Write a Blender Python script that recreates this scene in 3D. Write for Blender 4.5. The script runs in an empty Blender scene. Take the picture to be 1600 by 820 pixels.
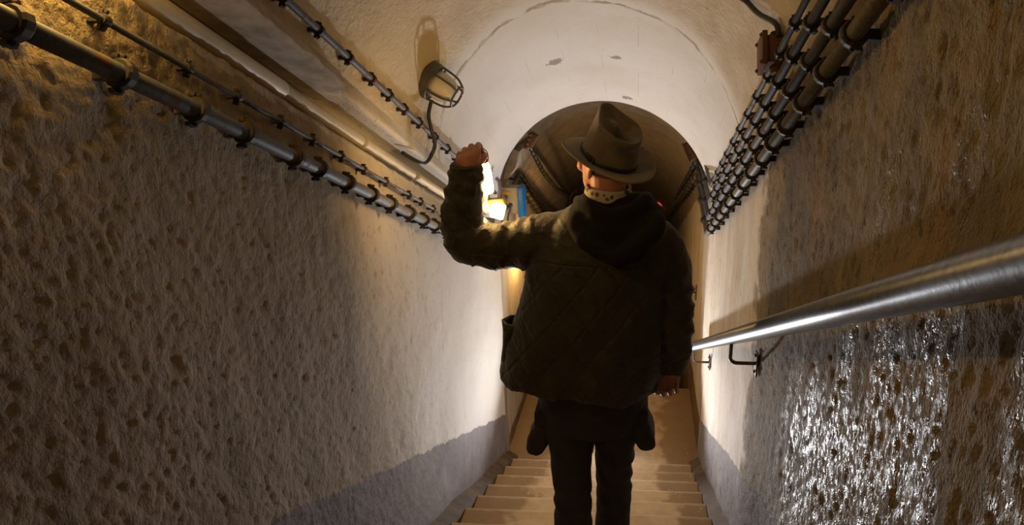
import bpy, bmesh, math, random
import numpy as np
from mathutils import Vector, Matrix, noise

# ------------------------------------------------------------------ camera, world, light
SC = bpy.context.scene
COL = SC.collection
T = math.tan(math.radians(25))          # slope of the stairs
CAM_H = 1.12
cam_d = bpy.data.cameras.new('camera')
cam = bpy.data.objects.new('camera', cam_d); COL.objects.link(cam)
cam_d.sensor_width = 36.0
cam_d.lens = 22.5
cam_d.shift_x = -0.0906
cam_d.clip_start = 0.02
yaw, pitch = math.radians(3.26815), math.radians(19.26842)
fwd = Vector((-math.sin(yaw)*math.cos(pitch), math.cos(yaw)*math.cos(pitch), -math.sin(pitch)))
cam.location = (0, 0, CAM_H)
cam.rotation_euler = fwd.to_track_quat('-Z', 'Y').to_euler()
SC.camera = cam
world = bpy.data.worlds.new('world'); SC.world = world
world.use_nodes = True
world.node_tree.nodes['Background'].inputs[0].default_value = (1.0, 0.80, 0.58, 1)
world.node_tree.nodes['Background'].inputs[1].default_value = 0.09
SC.view_settings.view_transform = 'Standard'
SC.view_settings.look = 'None'
SC.view_settings.gamma = 1.0
SC.view_settings.exposure = 0.0
FLOOD_L = 14.0         # radiance of the work light's panel
FLOOD_W = 170.0        # its beam
FLOOD_CONE = 128.0; FLOOD_TILT = 57.0
LANTERN_L = 78.0
SQUARE_L = 45.0
SLOT_L = 100.0

random.seed(7)

# ------------------------------------------------------------------ node helpers
class G:
    def __init__(s, name, rough=0.8):
        s.m = bpy.data.materials.new(name); s.m.use_nodes = True
        s.nt = s.m.node_tree
        s.b = s.nt.nodes['Principled BSDF']; s.b.inputs['Roughness'].default_value = rough
    def put(s, sock, v):
        if v is None: return
        if isinstance(v, bpy.types.NodeSocket): s.nt.links.new(v, sock)
        else:
            if isinstance(v, tuple) and len(v) == 3 and sock.type == 'RGBA': v = v + (1,)
            sock.default_value = v
    def node(s, t, ins=None, **props):
        n = s.nt.nodes.new(t)
        for k, v in props.items(): setattr(n, k, v)
        for k, v in (ins or {}).items(): s.put(n.inputs[k], v)
        return n
    def math(s, op, a, b=None, c=None, clamp=False):
        n = s.node('ShaderNodeMath', operation=op, use_clamp=clamp)
        s.put(n.inputs[0], a); s.put(n.inputs[1], b); s.put(n.inputs[2], c)
        return n.outputs[0]
    def pos(s): return s.node('ShaderNodeNewGeometry').outputs['Position']
    def obj(s): return s.node('ShaderNodeTexCoord').outputs['Object']
    def sep(s, v):
        n = s.node('ShaderNodeSeparateXYZ', {0: v}); return n.outputs
    def scaled(s, v, sc, loc=(0, 0, 0), rot=(0, 0, 0)):
        n = s.node('ShaderNodeMapping', {'Vector': v})
        n.inputs['Scale'].default_value = sc; n.inputs['Location'].default_value = loc; n.inputs['Rotation'].default_value = rot
        return n.outputs[0]
    def noise(s, v, scale, detail=4, rough=0.6, dist=0.0):
        return s.node('ShaderNodeTexNoise', {'Vector': v, 'Scale': scale, 'Detail': detail, 'Roughness': rough, 'Distortion': dist}).outputs[0]
    def voro(s, v, scale, feature='F1'):
        return s.node('ShaderNodeTexVoronoi', {'Vector': v, 'Scale': scale}, feature=feature).outputs['Distance']
    def step(s, v, lo, hi):
        n = s.node('ShaderNodeMapRange', {'Value': v, 'From Min': lo, 'From Max': hi, 'To Min': 0.0, 'To Max': 1.0}, interpolation_type='SMOOTHSTEP')
        return n.outputs[0]
    def mix(s, f, a, b):
        n = s.node('ShaderNodeMix', data_type='RGBA')
        s.put(n.inputs[0], f); s.put(n.inputs[6], a); s.put(n.inputs[7], b)
        return n.outputs[2]
    def lerp(s, f, a, b):
        n = s.node('ShaderNodeMix', data_type='FLOAT')
        s.put(n.inputs[0], f); s.put(n.inputs[2], a); s.put(n.inputs[3], b)
        return n.outputs[0]
    def bump(s, h, strength=0.5, dist=0.01, normal=None):
        n = s.node('ShaderNodeBump', {'Strength': strength, 'Distance': dist, 'Height': h})
        if normal is not None: s.put(n.inputs['Normal'], normal)
        return n.outputs[0]
    def set(s, **k):
        for a, v in k.items(): s.put(s.b.inputs[a.replace('_', ' ')], v)
        return s.m

def plain(name, col, rough=0.6, metal=0.0, var=0.25, scale=25, bump=0.15, **kw):
    g = G(name, rough)
    p = g.obj()
    n = g.noise(p, scale, 5, 0.6)
    dark = tuple(c*(1-var) for c in col); lite = tuple(min(1, c*(1+var)) for c in col)
    g.set(Base_Color=g.mix(g.step(n, 0.3, 0.7), dark, lite), Metallic=metal, Roughness=g.math('MULTIPLY_ADD', n, 0.25, rough-0.12))
    if bump: g.set(Normal=g.bump(g.noise(p, scale*4, 3, 0.6), bump, 0.002))
    for k, v in kw.items(): g.set(**{k: v})
    return g.m

def emit(name, col, strength):
    g = G(name, 0.4)
    g.set(Base_Color=(0.85, 0.85, 0.82), Emission_Color=col, Emission_Strength=strength)
    return g.m

# ---- plaster of the walls and vault
def plaster(name, side):
    g = G(name, 0.85)
    p = g.pos(); x, y, z = g.sep(p)[:3]
    h = g.math('MULTIPLY_ADD', y, T, z)                      # height above the stair line
    big = g.noise(p, 1.6, 4, 0.6)
    mid = g.noise(p, 7.0, 5, 0.65)
    streak = g.noise(g.scaled(p, (9, 9, 1.3)), 1.0, 5, 0.65)
    fine = g.noise(g.scaled(p, (85, 85, 58)), 1.0, 4, 0.7)
    spots = g.noise(g.scaled(p, (34, 34, 17)), 1.0, 4, 0.75)
    pale = (0.66, 0.625, 0.58); cream = (0.60, 0.52, 0.40); tan = (0.33, 0.26, 0.175); brown = (0.16, 0.105, 0.055)
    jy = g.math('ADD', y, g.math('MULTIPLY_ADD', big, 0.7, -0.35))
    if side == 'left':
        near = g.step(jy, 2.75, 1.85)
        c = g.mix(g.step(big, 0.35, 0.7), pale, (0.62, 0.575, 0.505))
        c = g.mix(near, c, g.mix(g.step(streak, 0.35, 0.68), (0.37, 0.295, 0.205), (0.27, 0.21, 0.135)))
        zone = g.math('MULTIPLY', g.step(jy, 3.2, 2.3), 1.0)
        sp = g.math('MULTIPLY', g.step(spots, 0.55, 0.66), g.lerp(zone, 0.10, 0.6))
        c = g.mix(sp, c, (0.26, 0.165, 0.075))
        c = g.mix(g.math('MULTIPLY', g.step(streak, 0.62, 0.75), 0.35), c, brown)
        # white chalk drips low on the near wall
        drip = g.math('MULTIPLY', g.step(g.noise(g.scaled(p, (40, 40, 3.2)), 1.0, 3, 0.6), 0.64, 0.7), g.math('MULTIPLY', g.step(g.math('ABSOLUTE', g.math('SUBTRACT', y, 1.72)), 0.16, 0.0), g.step(g.math('ABSOLUTE', g.math('SUBTRACT', h, 0.86)), 0.2, 0.02)))
        c = g.mix(g.math('MULTIPLY', drip, 0.8), c, (0.6, 0.58, 0.55))
        edge = g.math('MULTIPLY_ADD', y, -0.052, 0.575)
    else:
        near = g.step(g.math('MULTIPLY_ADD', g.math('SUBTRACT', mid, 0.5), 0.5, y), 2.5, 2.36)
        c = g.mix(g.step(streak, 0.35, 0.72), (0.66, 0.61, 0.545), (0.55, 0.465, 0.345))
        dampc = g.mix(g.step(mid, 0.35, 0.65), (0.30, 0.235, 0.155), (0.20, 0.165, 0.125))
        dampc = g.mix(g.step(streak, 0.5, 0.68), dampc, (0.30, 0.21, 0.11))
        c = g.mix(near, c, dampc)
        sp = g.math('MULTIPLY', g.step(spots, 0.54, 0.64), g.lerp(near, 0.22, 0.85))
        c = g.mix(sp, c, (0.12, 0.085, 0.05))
        edge = g.math('MULTIPLY_ADD', y, -0.03, 0.485)
    rag = g.math('MULTIPLY_ADD', g.noise(g.scaled(p, (6, 6, 3)), 1.0, 5, 0.7), 0.09, -0.045)
    dado = g.step(g.math('SUBTRACT', g.math('ADD', h, rag), edge), 0.006, -0.006)
    if side == 'left': dado = g.math('MULTIPLY', dado, g.step(y, 1.05, 1.35))
    dcol = g.mix(g.step(mid, 0.35, 0.7), (0.215, 0.185, 0.185), (0.155, 0.13, 0.13))
    dcol = g.mix(g.math('MULTIPLY', g.step(streak, 0.56, 0.7), 0.6), dcol, (0.33, 0.28, 0.24))
    if side == 'right': dcol = g.mix(g.step(spots, 0.56, 0.6), dcol, (0.05, 0.04, 0.035))
    c = g.mix(dado, c, dcol)
    dirt = g.step(g.math('MULTIPLY_ADD', mid, 0.16, h), 0.15, 0.06)
    c = g.mix(g.math('MULTIPLY', dirt, 0.8), c, (0.16, 0.11, 0.06))
    # unpainted end of the wall by the landing
    c = g.mix(g.math('MULTIPLY', g.step(g.math('MULTIPLY_ADD', streak, 0.12, y), 4.27, 4.29), g.step(h, 0.75, 0.55)), c, (0.27, 0.22, 0.165))
    hb = g.math('ADD', g.math('MULTIPLY', fine, g.lerp(near, 0.4, 1.2)), g.math('MULTIPLY', mid, 0.5))
    if side == 'right':
        drip = g.noise(g.scaled(p, (190, 190, 105)), 1.0, 2, 0.6)
        wetn = g.noise(g.scaled(p, (5, 5, 1.1)), 1.0, 4, 0.6)
        speck = g.step(g.noise(g.scaled(p, (70, 70, 40)), 1.0, 3, 0.6), 0.42, 0.60)
        wet = g.math('MULTIPLY', g.math('MULTIPLY', near, speck), g.step(g.math('MULTIPLY_ADD', g.step(h, 1.35, 0.5), 0.16, wetn), 0.53, 0.64))
        wet = g.math('MULTIPLY', wet, g.math('MAXIMUM', g.math('MULTIPLY', g.step(h, 1.25, 0.85), g.step(y, 2.05, 1.55)), g.math('MULTIPLY', g.step(h, 1.8, 1.5), g.step(y, 1.7, 1.3))))
        g.set(Roughness=g.lerp(wet, 0.8, 0.22))
        g.set(Specular_IOR_Level=g.lerp(wet, 0.2, 0.38))
        g.set(Base_Color=g.mix(g.math('MULTIPLY', wet, 0.35), c, (0.10, 0.08, 0.055)))
        g.set(Normal=g.bump(drip, g.lerp(near, 0.1, 0.85), 0.010, g.bump(hb, 0.75, 0.005)))
    else:
        g.set(Base_Color=c, Roughness=0.82, Normal=g.bump(hb, 0.8, 0.007)); g.set(Specular_IOR_Level=0.25)
    return g.m

def vault_plaster():
    g = G('vault limewash', 0.85)
    p = g.pos(); x, y, z = g.sep(p)[:3]
    h = g.math('MULTIPLY_ADD', y, T, z)
    big = g.noise(p, 1.8, 4, 0.6); mid = g.noise(p, 8.0, 5, 0.65)
    ang = g.math('ARCTAN2', g.math('SUBTRACT', h, 2.0), g.math('ADD', x, 0.26))
    jn = g.math('ADD', y, g.math('ADD', g.math('MULTIPLY_ADD', big, 0.16, -0.08), g.math('MULTIPLY_ADD', mid, 0.08, -0.04)))
    near = g.step(jn, 3.14, 2.95)
    c = g.mix(g.step(big, 0.4, 0.72), (0.70, 0.68, 0.65), (0.64, 0.60, 0.55))
    c = g.mix(near, c, g.mix(g.step(mid, 0.35, 0.7), (0.60, 0.53, 0.43), (0.50, 0.42, 0.31)))
    crack = g.math('MULTIPLY', g.step(g.math('ABSOLUTE', g.math('SUBTRACT', jn, 3.13)), 0.018, 0.004), g.step(mid, 0.38, 0.58))
    c = g.mix(g.math('MULTIPLY', crack, 0.7), c, (0.27, 0.19, 0.11))
    # marks of the shuttering boards, running down the slope
    bd = g.math('FRACT', g.math('MULTIPLY', ang, 3.6))
    bl = g.math('MULTIPLY', g.step(g.math('ABSOLUTE', g.math('SUBTRACT', bd, 0.5)), 0.012, 0.002), g.math('MULTIPLY', g.step(g.noise(p, 4.5, 3, 0.6), 0.5, 0.6), g.step(y, 3.1, 3.3)))
    c = g.mix(g.math('MULTIPLY', bl, 0.6), c, (0.42, 0.37, 0.31))
    sp = g.step(g.noise(g.scaled(p, (42, 20, 42)), 1.0, 4, 0.7), 0.63, 0.70)
    c = g.mix(g.math('MULTIPLY', sp, g.lerp(near, 0.2, 0.75)), c, (0.30, 0.23, 0.15))
    # chipped spots
    ch = g.math('MULTIPLY', g.step(g.noise(g.scaled(p, (9, 26, 9)), 1.0, 5, 0.7), 0.72, 0.735), 0.8)
    c = g.mix(ch, c, (0.16, 0.13, 0.10))
    for cx_, cy_, sx_, sy_ in ((-0.482, 3.67, 16.0, 22.0), (-0.15, 3.667, 22.0, 34.0), (-0.10, 4.20, 20.0, 30.0)):
        ex = g.math('MULTIPLY', g.math('SUBTRACT', x, cx_), sx_); ey = g.math('MULTIPLY', g.math('SUBTRACT', y, cy_), sy_)
        er = g.math('ADD', g.math('ADD', g.math('MULTIPLY', ex, ex), g.math('MULTIPLY', ey, ey)), g.math('MULTIPLY', g.noise(p, 40, 3, 0.6), 2.4))
        c = g.mix(g.math('MULTIPLY', g.step(er, 1.75, 1.55), 0.75), c, (0.20, 0.17, 0.13))
    # yellowed low band on the left haunch, bulkhead lamp's cast shadow painted above it as a yellow patch
    yel = g.math('MULTIPLY', g.step(x, -0.72, -0.95), g.step(g.math('MULTIPLY_ADD', mid, 0.5, y), 3.35, 3.0))
    c = g.mix(g.math('MULTIPLY', yel, 0.7), c, (0.62, 0.52, 0.35))
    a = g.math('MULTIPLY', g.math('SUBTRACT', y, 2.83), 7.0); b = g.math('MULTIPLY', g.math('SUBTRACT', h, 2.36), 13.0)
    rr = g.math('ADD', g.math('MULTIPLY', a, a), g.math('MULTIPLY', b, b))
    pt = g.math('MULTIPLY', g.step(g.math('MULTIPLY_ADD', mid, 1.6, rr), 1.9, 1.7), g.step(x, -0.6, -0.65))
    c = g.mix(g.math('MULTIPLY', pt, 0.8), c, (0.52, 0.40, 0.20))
    fine = g.noise(g.scaled(p, (45, 45, 45)), 1.0, 4, 0.7)
    hb = g.math('ADD', g.math('MULTIPLY', fine, g.lerp(near, 0.3, 1.8)), g.math('MULTIPLY', mid, 0.6))
    hb = g.math('SUBTRACT', hb, g.math('MULTIPLY', crack, 0.5))
    g.set(Base_Color=c, Roughness=0.85, Normal=g.bump(hb, 0.65, 0.010)); g.set(Specular_IOR_Level=0.2)
    return g.m

def far_plaster(name, top, low, split):
    g = G(name, 0.88)
    p = g.pos(); x, y, z = g.sep(p)[:3]
    st = g.noise(g.scaled(p, (9, 9, 1.6)), 1.0, 5, 0.65); n = g.noise(p, 5, 5, 0.6)
    c = g.mix(g.step(st, 0.35, 0.7), top, tuple(v*0.72 for v in top))
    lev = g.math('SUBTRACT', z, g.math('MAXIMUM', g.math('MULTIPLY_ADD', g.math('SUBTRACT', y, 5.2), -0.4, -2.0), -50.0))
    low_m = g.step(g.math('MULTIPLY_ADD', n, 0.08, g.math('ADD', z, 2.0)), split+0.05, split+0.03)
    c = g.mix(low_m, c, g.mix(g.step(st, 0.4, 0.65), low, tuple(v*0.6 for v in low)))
    g.set(Base_Color=c, Normal=g.bump(g.noise(p, 40, 4, 0.7), 0.4, 0.006)); g.set(Specular_IOR_Level=0.2)
    return g.m

def concrete_step():
    g = G('worn step concrete', 0.85)
    p = g.pos(); x, y, z = g.sep(p)[:3]
    n = g.noise(p, 9, 5, 0.65); f = g.noise(p, 90, 3, 0.7)
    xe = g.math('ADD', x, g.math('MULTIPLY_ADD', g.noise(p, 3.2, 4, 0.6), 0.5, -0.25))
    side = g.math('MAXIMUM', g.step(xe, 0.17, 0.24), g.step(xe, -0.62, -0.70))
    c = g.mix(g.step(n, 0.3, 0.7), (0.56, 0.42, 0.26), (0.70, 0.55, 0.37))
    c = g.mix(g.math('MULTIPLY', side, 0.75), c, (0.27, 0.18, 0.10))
    c = g.mix(g.math('MULTIPLY', g.step(f, 0.62, 0.72), 0.5), c, (0.20, 0.14, 0.09))
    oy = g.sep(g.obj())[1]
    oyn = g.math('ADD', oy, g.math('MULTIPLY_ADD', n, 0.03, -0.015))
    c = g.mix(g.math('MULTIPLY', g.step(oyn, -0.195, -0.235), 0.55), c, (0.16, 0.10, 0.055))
    c = g.mix(g.math('MULTIPLY', g.math('MULTIPLY', g.step(oyn, -0.030, -0.008), g.step(oy, 0.10, 0.06)), 0.5), c, (0.72, 0.60, 0.44))
    c = g.mix(g.math('MULTIPLY', g.step(g.noise(p, 26, 2, 0.5), 0.70, 0.74), 0.7), c, (0.62, 0.55, 0.45))
    g.set(Base_Color=c, Roughness=0.8, Normal=g.bump(g.math('ADD', f, n), 0.4, 0.004)); g.set(Specular_IOR_Level=0.25)
    return g.m

def steel(name, col, rust=0.25, rough=0.42, metal=0.7):
    g = G(name, rough)
    p = g.pos()
    n = g.noise(p, 14, 5, 0.7); f = g.noise(p, 70, 4, 0.65)
    rm = g.math('MULTIPLY', g.step(g.math('MULTIPLY_ADD', f, 0.3, n), 0.86-rust*0.7, 0.93-rust*0.55), 0.9)
    c = g.mix(g.step(f, 0.35, 0.7), col, tuple(v*0.62 for v in col))
    c = g.mix(rm, c, (0.13, 0.055, 0.018))
    g.set(Base_Color=c, Metallic=g.lerp(rm, metal, 0.0), Roughness=g.lerp(rm, rough, 0.85), Normal=g.bump(f, 0.2, 0.002))
    return g.m

M = {}
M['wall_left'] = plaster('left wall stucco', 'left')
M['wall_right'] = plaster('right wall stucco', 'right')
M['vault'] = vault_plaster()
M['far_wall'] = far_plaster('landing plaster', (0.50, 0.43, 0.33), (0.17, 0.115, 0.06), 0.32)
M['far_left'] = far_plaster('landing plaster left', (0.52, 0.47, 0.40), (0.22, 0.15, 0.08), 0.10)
M['far_vault'] = far_plaster('shaded lower vault concrete', (0.24, 0.20, 0.155), (0.24, 0.20, 0.155), -60)  # vault tone darkened: the lower flight's shade is put into the colour
M['ledge'] = plain('ledge concrete', (0.40, 0.335, 0.255), 0.85, var=0.3, scale=12, bump=0.5)
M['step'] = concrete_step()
M['curb'] = plain('dirty render', (0.095, 0.065, 0.038), 0.9, var=0.45, scale=10, bump=0.6)
M['cable'] = steel('grey painted conduit', (0.095, 0.10, 0.118), 0.22, 0.60, 0.10)
M['cable_brown'] = steel('tarred conduit', (0.125, 0.108, 0.085), 0.14, 0.55, 0.1)
M['clamp'] = steel('rusty clamp iron', (0.040, 0.032, 0.026), 0.22, 0.6, 0.3)
M['rail'] = steel('galvanised rail', (0.24, 0.25, 0.27), 0.0, 0.36, 0.85)
M['bracket'] = steel('rail bracket iron', (0.20, 0.17, 0.14), 0.35, 0.5, 0.6)
M['pvc'] = plain('aged ivory pvc', (0.44, 0.375, 0.26), 0.50, var=0.12, scale=8, bump=0.03)
M['rust'] = steel('rusted box iron', (0.10, 0.06, 0.035), 0.75, 0.7, 0.2)
M['rubber'] = plain('black rubber', (0.022, 0.02, 0.018), 0.45, var=0.3)
M['jacket'] = None
M['hat'] = plain('brown felt', (0.150, 0.122, 0.082), 0.95, var=0.22, scale=18, bump=0.25, Sheen_Weight=0.35)
M['hat_edge'] = plain('tan felt binding', (0.26, 0.19, 0.11), 0.85, var=0.15)
M['leather'] = plain('dark leather', (0.030, 0.020, 0.013), 0.5, var=0.3)
M['hood'] = plain('black brown fleece', (0.0085, 0.006, 0.0055), 0.95, var=0.35, scale=30, bump=0.4)
M['trouser'] = plain('charcoal work trousers', (0.036, 0.032, 0.030), 0.85, var=0.25, scale=14, bump=0.3)
M['pouch'] = plain('dark canvas pocket', (0.045, 0.039, 0.033), 0.85, var=0.3, scale=20, bump=0.4)
M['boot'] = plain('black boot leather', (0.02, 0.017, 0.014), 0.5)
M['glass_metal'] = plain('steel spectacle frame', (0.55, 0.52, 0.47), 0.3, 0.9, bump=0)
M['red'] = emit('red signal lamp', (1.0, 0.10, 0.05, 1), 0.7)
M['blue'] = plain('blue plastic lid', (0.02, 0.19, 0.52), 0.38, var=0.12, bump=0.03)
M['boxgrey'] = plain('beige junction box plastic', (0.40, 0.35, 0.25), 0.5, var=0.12, bump=0.05)
M['lampgrey'] = plain('grey green lamp housing', (0.090, 0.080, 0.062), 0.45, 0.2, var=0.15, scale=12, bump=0.08)
M['orange'] = plain('ochre plastic', (0.45, 0.27, 0.06), 0.5, var=0.1, bump=0.02)
M['violet'] = plain('faded violet strap', (0.22, 0.19, 0.33), 0.8, var=0.2)
M['dark'] = plain('dark grey plastic', (0.05, 0.047, 0.042), 0.45, var=0.15, bump=0.03)
M['lantern'] = emit('lantern diffuser', (1.0, 0.60, 0.21, 1), LANTERN_L)
M['square'] = emit('work lamp diffuser', (1.0, 0.66, 0.28, 1), SQUARE_L)
M['flood'] = emit('floodlight panel', (0.97, 0.97, 1.0, 1), FLOOD_L)
M['landing_glow'] = emit('landing lamp globe', (1.0, 0.56, 0.16, 1), 120.0)
M['bulb'] = emit('warm bulb', (1.0, 0.60, 0.16, 1), SLOT_L)
g = G('frosted ribbed glass', 0.28); g.set(Base_Color=(0.80, 0.74, 0.60), Transmission_Weight=0.15, IOR=1.3)
g.set(Normal=g.bump(g.noise(g.obj(), 60, 2, 0.5), 0.1, 0.002)); M['glass'] = g.m
g = G('tinted lens', 0.05); g.set(Base_Color=(0.45, 0.43, 0.41), Transmission_Weight=0.6, IOR=1.2); M['lens'] = g.m

g = G('skin', 0.5); n = g.noise(g.obj(), 40, 4, 0.6); n2 = g.noise(g.obj(), 9, 3, 0.6)
g.set(Base_Color=g.mix(g.step(n2, 0.35, 0.65), (0.60, 0.30, 0.20), (0.54, 0.215, 0.15)), Normal=g.bump(n, 0.25, 0.003))
g.set(Subsurface_Weight=0.12, Subsurface_Radius=(0.02, 0.008, 0.004)); M['skin'] = g.m
M['eye'] = plain('eye', (0.75, 0.72, 0.68), 0.2, var=0.02, bump=0)
M['stubble'] = plain('grey cropped hair', (0.20, 0.16, 0.13), 0.9, var=0.4, scale=150, bump=0.6)

# quilted waxed cotton
g = G('olive quilted cotton', 0.62)
p = g.obj(); x, y, z = g.sep(p)[:3]
wob = g.math('MULTIPLY_ADD', g.noise(p, 4, 2, 0.5), 0.05, -0.025)
u = g.math('PINGPONG', g.math('ADD', g.math('MULTIPLY_ADD', z, 0.80, x), wob), 0.058)
v = g.math('PINGPONG', g.math('ADD', g.math('MULTIPLY_ADD', z, -0.80, x), wob), 0.058)
seam = g.math('MINIMUM', g.step(u, 0.0, 0.012), g.step(v, 0.0, 0.012))
yoke = g.step(z, 0.425, 0.415)                      # the plain yoke and plain sleeves
body_m = g.math('MULTIPLY', g.step(x, 0.125, 0.10), g.step(x, -0.53, -0.50))
seam = g.lerp(g.math('MULTIPLY', yoke, body_m), 1.0, seam)
ys = g.math('MULTIPLY', g.step(g.math('ABSOLUTE', g.math('SUBTRACT', z, 0.42)), 0.0, 0.006), 1.0)
fn = g.noise(p, 14, 5, 0.65); wv = g.noise(p, 220, 2, 0.5)
c = g.mix(g.step(fn, 0.3, 0.72), (0.027, 0.0215, 0.0062), (0.047, 0.038, 0.0118))
c = g.mix(g.lerp(seam, 0.22, 0.0), c, (0.017, 0.0125, 0.0055))
hb = g.math('ADD', g.math('ADD', g.math('MULTIPLY', seam, 0.45), g.math('MULTIPLY', ys, 0.5)), g.math('ADD', g.math('MULTIPLY', fn, 1.5), g.math('MULTIPLY', wv, 0.12)))
g.set(Base_Color=c, Roughness=0.6, Normal=g.bump(hb, 0.75, 0.008)); g.set(Sheen_Weight=0.15); M['jacket'] = g.m

g = G('patterned cream scarf', 0.9); p = g.obj()
vr = g.voro(p, 44); nn = g.noise(p, 90, 2, 0.6)
g.set(Base_Color=g.mix(g.math('MULTIPLY', g.step(g.math('MULTIPLY_ADD', nn, 0.35, vr), 0.56, 0.48), 0.9), (0.62, 0.54, 0.38), (0.07, 0.06, 0.06)), Normal=g.bump(nn, 0.3, 0.003))
M['scarf'] = g.m

# ------------------------------------------------------------------ object helpers
def link(name, me, mat=None, parent=None, smooth=True):
    o = bpy.data.objects.new(name, me); COL.objects.link(o)
    if mat is not None and not me.materials: me.materials.append(M[mat] if isinstance(mat, str) else mat)
    if smooth and len(me.polygons): me.polygons.foreach_set('use_smooth', [True]*len(me.polygons))
    if parent is not None: o.parent = parent
    return o

def obj(name, bm, mat, parent=None, smooth=True, sharp=None):
    bmesh.ops.recalc_face_normals(bm, faces=bm.faces)
    if sharp:
        for e in bm.edges:
            if len(e.link_faces) == 2 and e.calc_face_angle(0) > math.radians(sharp): e.smooth = False
    me = bpy.data.meshes.new(name); bm.to_mesh(me); bm.free()
    return link(name, me, mat, parent, smooth)

def tag(o, label, cat=None, group=None):
    o['label'] = label
    if cat: o['category'] = cat
    if group: o['group'] = group
    return o

def empty(name, loc=(0, 0, 0), label=None, cat=None, group=None):
    o = bpy.data.objects.new(name, None); COL.objects.link(o); o.location = loc; o.empty_display_size = 0.05
    if label: tag(o, label, cat, group)
    return o

def struct(o): o['kind'] = 'structure'; return o

def part(o, parent):
    """parent while keeping the mesh coordinates in world space"""
    o.parent = parent; o.matrix_parent_inverse = Matrix.Translation(-Vector(parent.location)); return o

def grid_mesh(name, P, mat, parent=None):
    """P: (nu, nv, 3) array of points"""
    nu, nv = P.shape[:2]
    idx = np.arange(nu*nv).reshape(nu, nv)
    f = np.stack([idx[:-1, :-1], idx[1:, :-1], idx[1:, 1:], idx[:-1, 1:]], -1).reshape(-1, 4)
    me = bpy.data.meshes.new(name)
    me.vertices.add(nu*nv); me.vertices.foreach_set('co', P.reshape(-1).astype(np.float32))
    me.loops.add(f.size); me.loops.foreach_set('vertex_index', f.reshape(-1).astype(np.int32))
    me.polygons.add(len(f)); me.polygons.foreach_set('loop_start', np.arange(0, f.size, 4, dtype=np.int32))
    me.update(calc_edges=True); me.validate()
    return link(name, me, mat, parent)

def box(bm, c, s, rot=None, bevel=0.0):
    b2 = bmesh.new(); bmesh.ops.create_cube(b2, size=1.0)
    bmesh.ops.scale(b2, vec=s, verts=b2.verts)
    if bevel: bmesh.ops.bevel(b2, geom=b2.edges[:], offset=bevel, segments=2, affect='EDGES', profile=0.6)
    if rot is not None: bmesh.ops.rotate(b2, cent=(0, 0, 0), matrix=rot, verts=b2.verts)
    bmesh.ops.translate(b2, vec=c, verts=b2.verts)
    merge(bm, b2)

def merge(bm, b2):
    me = bpy.data.meshes.new('tmp'); b2.to_mesh(me); b2.free(); bm.from_mesh(me); bpy.data.meshes.remove(me)

def loft(bm, rings, cap=True):
    vs = [[bm.verts.new(p) for p in r] for r in rings]
    n = len(rings[0])
    for a, b in zip(vs, vs[1:]):
        for i in range(n): bm.faces.new((a[i], a[(i+1) % n], b[(i+1) % n], b[i]))
    if cap: bm.faces.new(vs[0][::-1]); bm.faces.new(vs[-1])

def ring(c, ax, ay, rx, ry, n=24, p=2.0, ry2=None):
    out = []
    for i in range(n):
        t = 2*math.pi*i/n; ct, st = math.cos(t), math.sin(t)
        a = math.copysign(abs(ct)**(2/p), ct); b = math.copysign(abs(st)**(2/p), st)
        r2 = ry if (st >= 0 or ry2 is None) else ry2
        out.append(Vector(c)+Vector(ax)*(a*rx)+Vector(ay)*(b*r2))
    return out

def smooth_path(pts, per=6):
    P = [Vector(p) for p in pts]; out = []
    for i in range(len(P)-1):
        p0, p1, p2, p3 = P[max(i-1, 0)], P[i], P[i+1], P[min(i+2, len(P)-1)]
        for k in range(per):
            t = k/per
            out.append(0.5*((2*p1)+(p2-p0)*t+(2*p0-5*p1+4*p2-p3)*t*t+(3*p1-p0-3*p2+p3)*t**3))
    out.append(P[-1]); return out

def tube(bm, pts, rad, n=12, per=6, round_ends=False, smooth=True):
    m = len(pts)
    P = smooth_path(pts, per) if (smooth and m > 2) else [Vector(p) for p in pts]
    if isinstance(rad, (int, float)): R = [rad]*len(P)
    else: R = list(np.interp(np.linspace(0, m-1, len(P)), range(m), rad))
    tan = [(P[min(i+1, len(P)-1)]-P[max(i-1, 0)]).normalized() for i in range(len(P))]
    u = tan[0].orthogonal().normalized(); rings = []
    def rg(c, t, u, r):
        v = t.cross(u); return [c+u*(r*math.cos(2*math.pi*k/n))+v*(r*math.sin(2*math.pi*k/n)) for k in range(n)]
    us = []
    for i, t in enumerate(tan):
        u = (u-t*u.dot(t)).normalized(); us.append(u)
    if round_ends:
        for a in (80, 50, 25):
            rr = math.radians(a); rings.append(rg(P[0]-tan[0]*R[0]*math.sin(rr), tan[0], us[0], R[0]*math.cos(rr)))
    for i in range(len(P)): rings.append(rg(P[i], tan[i], us[i], R[i]))
    if round_ends:
        for a in (25, 50, 80):
            rr = math.radians(a); rings.append(rg(P[-1]+tan[-1]*R[-1]*math.sin(rr), tan[-1], us[-1], R[-1]*math.cos(rr)))
    loft(bm, rings)

def ball(bm, c, r, seg=16, scale=None, rot=None):
    b2 = bmesh.new(); bmesh.ops.create_uvsphere(b2, u_segments=seg, v_segments=max(6, seg//2), radius=r)
    if scale: bmesh.ops.scale(b2, vec=scale, verts=b2.verts)
    if rot is not None: bmesh.ops.rotate(b2, cent=(0, 0, 0), matrix=rot, verts=b2.verts)
    bmesh.ops.translate(b2, vec=c, verts=b2.verts); merge(bm, b2)

def lathe(bm, prof, n=24, frame=None):
    """prof: (radius, height) pairs about local Z; frame: 4x4"""
    rings = []
    for r, h in prof:
        pts = [Vector((r*math.cos(2*math.pi*k/n), r*math.sin(2*math.pi*k/n), h)) for k in range(n)]
        rings.append([frame @ p for p in pts] if frame is not None else pts)
    loft(bm, rings)

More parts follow.
